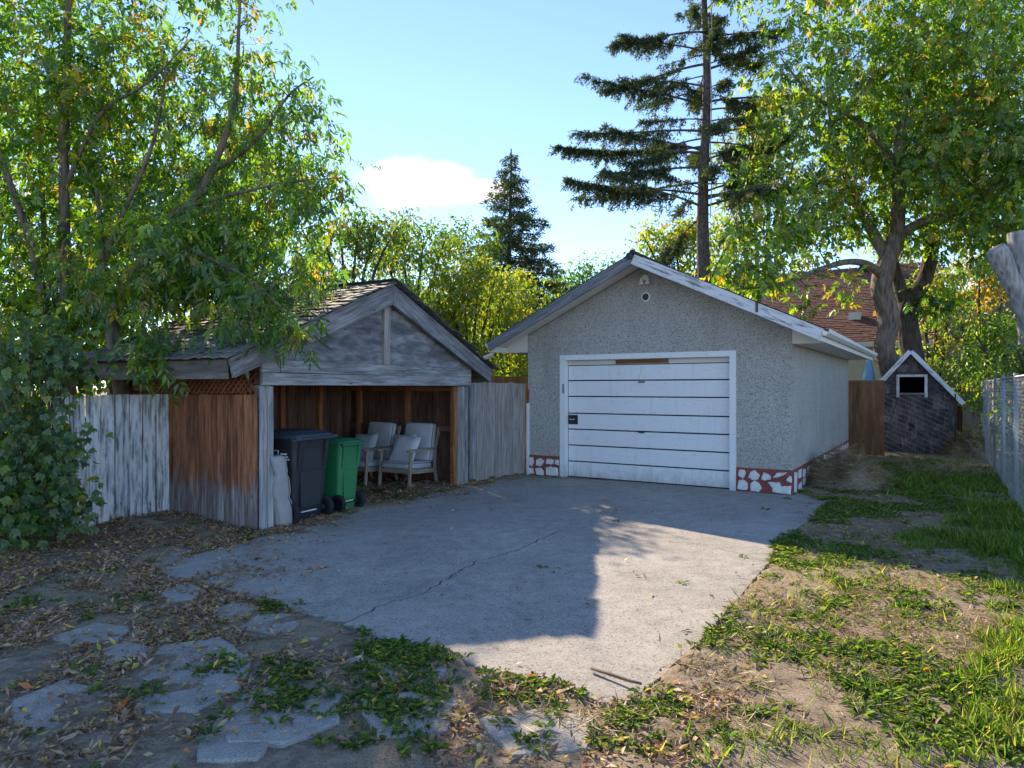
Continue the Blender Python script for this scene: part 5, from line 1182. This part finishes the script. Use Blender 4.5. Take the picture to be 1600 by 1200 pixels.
# broad-leaved weeds
RW = [(650,1025,95,18,1.2), (860,1085,130,34,0.9), (600,1085,120,45,0.4), (470,1060,60,40,0.4), (450,1100,70,20,0.6), (440,950,45,14,0.7), (330,1050,60,20,0.3), (1275,865,110,24,1.2), (1250,920,90,30,1.0), (1310,960,50,25,0.8),
      (1200,1000,120,30,0.45), (1330,1040,140,60,0.55), (1500,970,90,70,0.7), (1480,1090,150,50,0.5), (1250,1110,120,45,0.5), (1250,960,120,60,0.35), (1400,1000,160,110,0.22), (1040,1100,50,25,1.2), (1130,1080,80,30,0.7), (1290,760,60,40,1.3), (1330,800,65,24,1.3),
      (1440,792,110,18,1.3), (1400,735,90,18,0.9), (1380,765,110,40,0.6), (1222,770,10,6,3), (1520,760,50,25,0.6), (570,990,30,8,0.8), (700,905,6,3,0.5), (800,1150,300,40,0.5), (1400,1160,300,50,0.8), (240,800,22,10,0.6), (380,840,16,8,0.8), (640,775,90,10,0.5), (540,800,40,8,0.4), (200,1050,120,60,0.10), (80,930,150,50,0.10), (1120,985,40,14,0.6)]
x, y = scatter(12000, RW, -6.5, 12, 2.0, 16.5, 0.012, 0.36, 5.0); k = ~blocked(x, y); x, y = x[k], y[k]
dr_in = inside(x, y, dpoly); k = (~dr_in) | (rng.random(len(x)) < 0.02); x, y = x[k], y[k]; n = len(x); m = 9
z = topz(x, y); cx = np.repeat(x, m); cy = np.repeat(y, m); cz = np.repeat(z, m); N_ = n*m
an = rng.uniform(0, 2*math.pi, N_); el = rng.uniform(0.05, 1.0, N_); sc = np.repeat(rng.uniform(0.55, 1.25, n), m)
DR = np.stack([np.cos(an)*np.cos(el), np.sin(an)*np.cos(el), np.sin(el)], 1); Nn = np.stack([-np.cos(an)*np.sin(el), -np.sin(an)*np.sin(el), np.cos(el)], 1)
WC = np.array([(0.060,0.125,0.028), (0.090,0.155,0.035), (0.14,0.20,0.045), (0.05,0.10,0.035), (0.17,0.19,0.06)])
C = WC[rng.integers(0, 5, N_)]*np.repeat(rng.uniform(0.75, 1.3, n), m)[:, None]*rng.uniform(0.8, 1.2, (N_, 1))
rd_ = rng.random(N_) < 0.03; C[rd_] = LC[rng.integers(0, 8, int(rd_.sum()))]
P = np.stack([cx+np.cos(an)*0.012, cy+np.sin(an)*0.012, cz+0.004], 1)
V, T, CC = leaves(P, DR, Nn+rng.normal(size=(N_, 3))*0.2, sc*rng.uniform(0.024, 0.062, N_), sc*rng.uniform(0.009, 0.022, N_), C, 0.22, 0.55, 0.30)
V[:, 2] = np.maximum(V[:, 2], topz(V[:, 0], V[:, 1])+0.003)
wd = link('weeds', npmesh('weeds', V, T, CC), M['grass']); tag(wd, 'low green broad-leaved weeds in patches beside the driveway', 'weeds', kind='stuff')
# grass
RG = [(1560,835,80,45,0.6), (1590,930,45,70,0.8), (1575,1060,60,80,0.9), (1590,780,30,45,0.9), (1460,850,60,16,0.5), (1560,1160,90,50,0.6), (1420,1100,90,50,0.10), (1480,760,90,22,0.2), (1300,960,180,120,0.05), (640,778,110,9,0.35), (1320,1060,120,60,0.06), (1640,1000,60,150,1.2), (1350,1180,300,40,0.12)]
x, y = scatter(22000, RG, 0.5, 12.5, 1.9, 16.5, 0.004, 0.22, 8.0); k = ~(blocked(x, y) | inside(x, y, dpoly)); x, y = x[k], y[k]; n = len(x)
an = rng.uniform(0, 2*math.pi, n); ln = rng.uniform(0.3, 1.0, n)
DR = np.stack([np.cos(an)*ln*0.8, np.sin(an)*ln*0.8, np.ones(n)*rng.uniform(0.4, 1.1, n)], 1)
GC = np.array([(0.10,0.19,0.03), (0.16,0.25,0.04), (0.24,0.29,0.06), (0.36,0.31,0.14)])
C = GC[rng.choice(4, n, p=(0.40,0.32,0.16,0.12))]*rng.uniform(0.75, 1.25, (n, 1))
P = np.stack([x, y, topz(x, y)-0.004], 1)
V, T, CC = leaves(P, DR, rdir(n), rng.uniform(0.04, 0.13, n)*np.where(x > 4.6, 1.5, 0.9), rng.uniform(0.003, 0.006, n), C, 0.1, 0.35, 0.25)
gr = link('grass', npmesh('grass', V, T, CC), M['grass']); tag(gr, 'long yellow-green grass growing along the chain link fence', 'grass', kind='stuff')
# dry straw lying flat
RS = [(1400,850,130,30,1.0), (1470,905,110,40,1.0), (1390,970,110,60,0.8), (1260,1000,140,60,0.6), (1150,1060,110,40,0.7), (1480,735,90,18,1.3), (1300,735,60,22,1.0), (1400,715,110,16,0.8), (1200,1110,200,50,0.5), (1290,860,140,40,0.4), (900,1120,200,40,0.4), (1540,1000,80,120,0.4), (200,950,250,90,0.10), (1420,780,140,50,0.4), (1300,1000,320,160,0.35)]
x, y = scatter(42000, RS, -5, 12.5, 1.9, 17.0, 0.01, 0.22, 11.0); k = ~(blocked(x, y) | inside(x, y, dpoly)); x, y = x[k], y[k]; n = len(x)
an = rng.uniform(0, 2*math.pi, n); DR = np.stack([np.cos(an), np.sin(an), rng.normal(0.06, 0.16, n)], 1)
SC = np.array([(0.42,0.33,0.19), (0.50,0.41,0.25), (0.30,0.22,0.13), (0.20,0.14,0.09)]); C = SC[rng.integers(0, 4, n)]*rng.uniform(0.7, 1.2, (n, 1))
P = np.stack([x, y, topz(x, y)+0.008], 1)
V, T, CC = leaves(P, DR, rdir(n)*0.4+np.array((0, 0, 1)), rng.uniform(0.04, 0.17, n), rng.uniform(0.003, 0.008, n), C, 0.1, 0.5)
V[:, 2] = np.maximum(V[:, 2], topz(V[:, 0], V[:, 1])+0.002)
stw = link('straw', npmesh('straw', V, T, CC), M['litter']); tag(stw, 'dry straw and dead grass stems scattered over the bare yard', 'straw', kind='stuff')
# moss and grit in the main crack
cp_ = np.array([(p.x, p.y) for p in c1]); n = 900; i = rng.integers(0, len(cp_)-1, n); i = np.where(rng.random(n) < 0.55, rng.choice([2, 4, 30, 31, 44, 45, 46, 47, 48, 60, 61], n) % (len(cp_)-1), i)
q = cp_[i] + rng.normal(size=(n, 2))*0.012; an = rng.uniform(0, 6.28, n)
DR = np.stack([np.cos(an), np.sin(an), rng.uniform(0.2, 1.0, n)], 1); C = WC[rng.integers(0, 4, n)]*rng.uniform(0.5, 1.2, (n, 1)); dk = rng.random(n) < 0.4; C[dk] = LC[rng.integers(0, 4, int(dk.sum()))]
V, T, CC = leaves(np.concatenate([q, np.full((n, 1), -0.01)], 1), DR, rdir(n), rng.uniform(0.02, 0.05, n), rng.uniform(0.006, 0.014, n), C)
cmw = link('crack_moss', npmesh('crack_moss', V, T, CC), M['grass']); tag(cmw, 'thin moss and grit growing along the driveway crack', 'moss', kind='stuff')

# heaps of dead grass and bramble
def heap(label, name, c, rx, ry, h, ang, n, cols, ln=(0.10, 0.32), wd=0.006, core='soil', cat='heap', wild=0.5):
    t = thing(name, label, cat, (c[0], c[1], 0), ang); g = 22; vs = []; fs = []
    def hh(u, v):
        q = u*u+v*v; return h*max(0.0, 1-q)**0.8*(0.75+0.5*mnoise.noise((u*2.2+c[0], v*2.2, 1.0))) - 0.02
    for i in range(g+1):
        for j in range(g+1):
            u = -1.05+2.1*i/g; v = -1.05+2.1*j/g; vs.append((u*rx, v*ry, hh(u, v) + 0.02*mnoise.noise((u*9, v*9, c[1]))))
    for i in range(g):
        for j in range(g): a = i*(g+1)+j; fs.append((a, a+g+1, a+g+2, a+1))
    MB().add(vs, fs).build('mound', M[core], t, smooth=True)
    r = np.sqrt(rng.random(n)); a = rng.uniform(0, 6.28, n); u, v = r*np.cos(a), r*np.sin(a)
    z = np.array([hh(p, q) for p, q in zip(u, v)]); P = np.stack([u*rx, v*ry, np.maximum(z, 0)+rng.uniform(0, 0.03, n)], 1); an = rng.uniform(0, 6.28, n)
    DR = np.stack([np.cos(an), np.sin(an), rng.normal(0.05, wild, n)], 1); C = cols[rng.integers(0, len(cols), n)]*rng.uniform(0.6, 1.25, (n, 1))
    V, T, CC = leaves(P, DR, rdir(n), rng.uniform(*ln, n), wd*rng.uniform(0.6, 1.4, n), C, 0.1, 0.5); V[:, 2] = np.maximum(V[:, 2], 0.005)
    tag(link('stems', npmesh('stems', V, T, CC), M['litter'], t), kind='stuff')
hc = gw(HW+0.55, 1.75); heap('brown heap of dead grass and soil against the garage wall', 'grass_heap', hc, 0.66, 1.05, 0.58, GA, 7000, SC*0.75)
h2 = G(1478, 742); heap('low flattened heap of straw by the chain link fence', 'straw_heap', h2, 0.85, 0.6, 0.14, GA, 4500, SC*0.8)
h3 = G(1512, 712); heap('brown bramble clump between playhouse and chain link fence', 'bramble_clump', h3, 0.55, 0.7, 0.75, GA, 4500, np.array([(0.22,0.15,0.09), (0.30,0.22,0.12), (0.13,0.09,0.06), (0.34,0.30,0.10)]), (0.06, 0.22), 0.016, cat='shrub', wild=0.8)
# fallen sticks
def stick(label, pts, r):
    p = [G(*q, 0.014) + Vector((0, 0, r+0.012+0.006*i)) for i, q in enumerate(pts)]
    b = p[0].copy(); b.z = 0; o = MB().tube([q-b for q in p], [r*(1-0.5*i/len(p)) for i in range(len(p))], 7, rough=0.15).build('fallen_stick', M['twig'], None, Matrix.Translation(b), True)
    tag(o, label, 'stick', 'sticks lying on the ground')
stick('brown forked stick lying on the sunlit concrete corner', [(924,1050),(955,1062),(985,1074),(1002,1080)], 0.011)
stick('thin pale twig lying across the paving stones', [(344,980),(380,990),(420,1000),(452,1008)], 0.007)
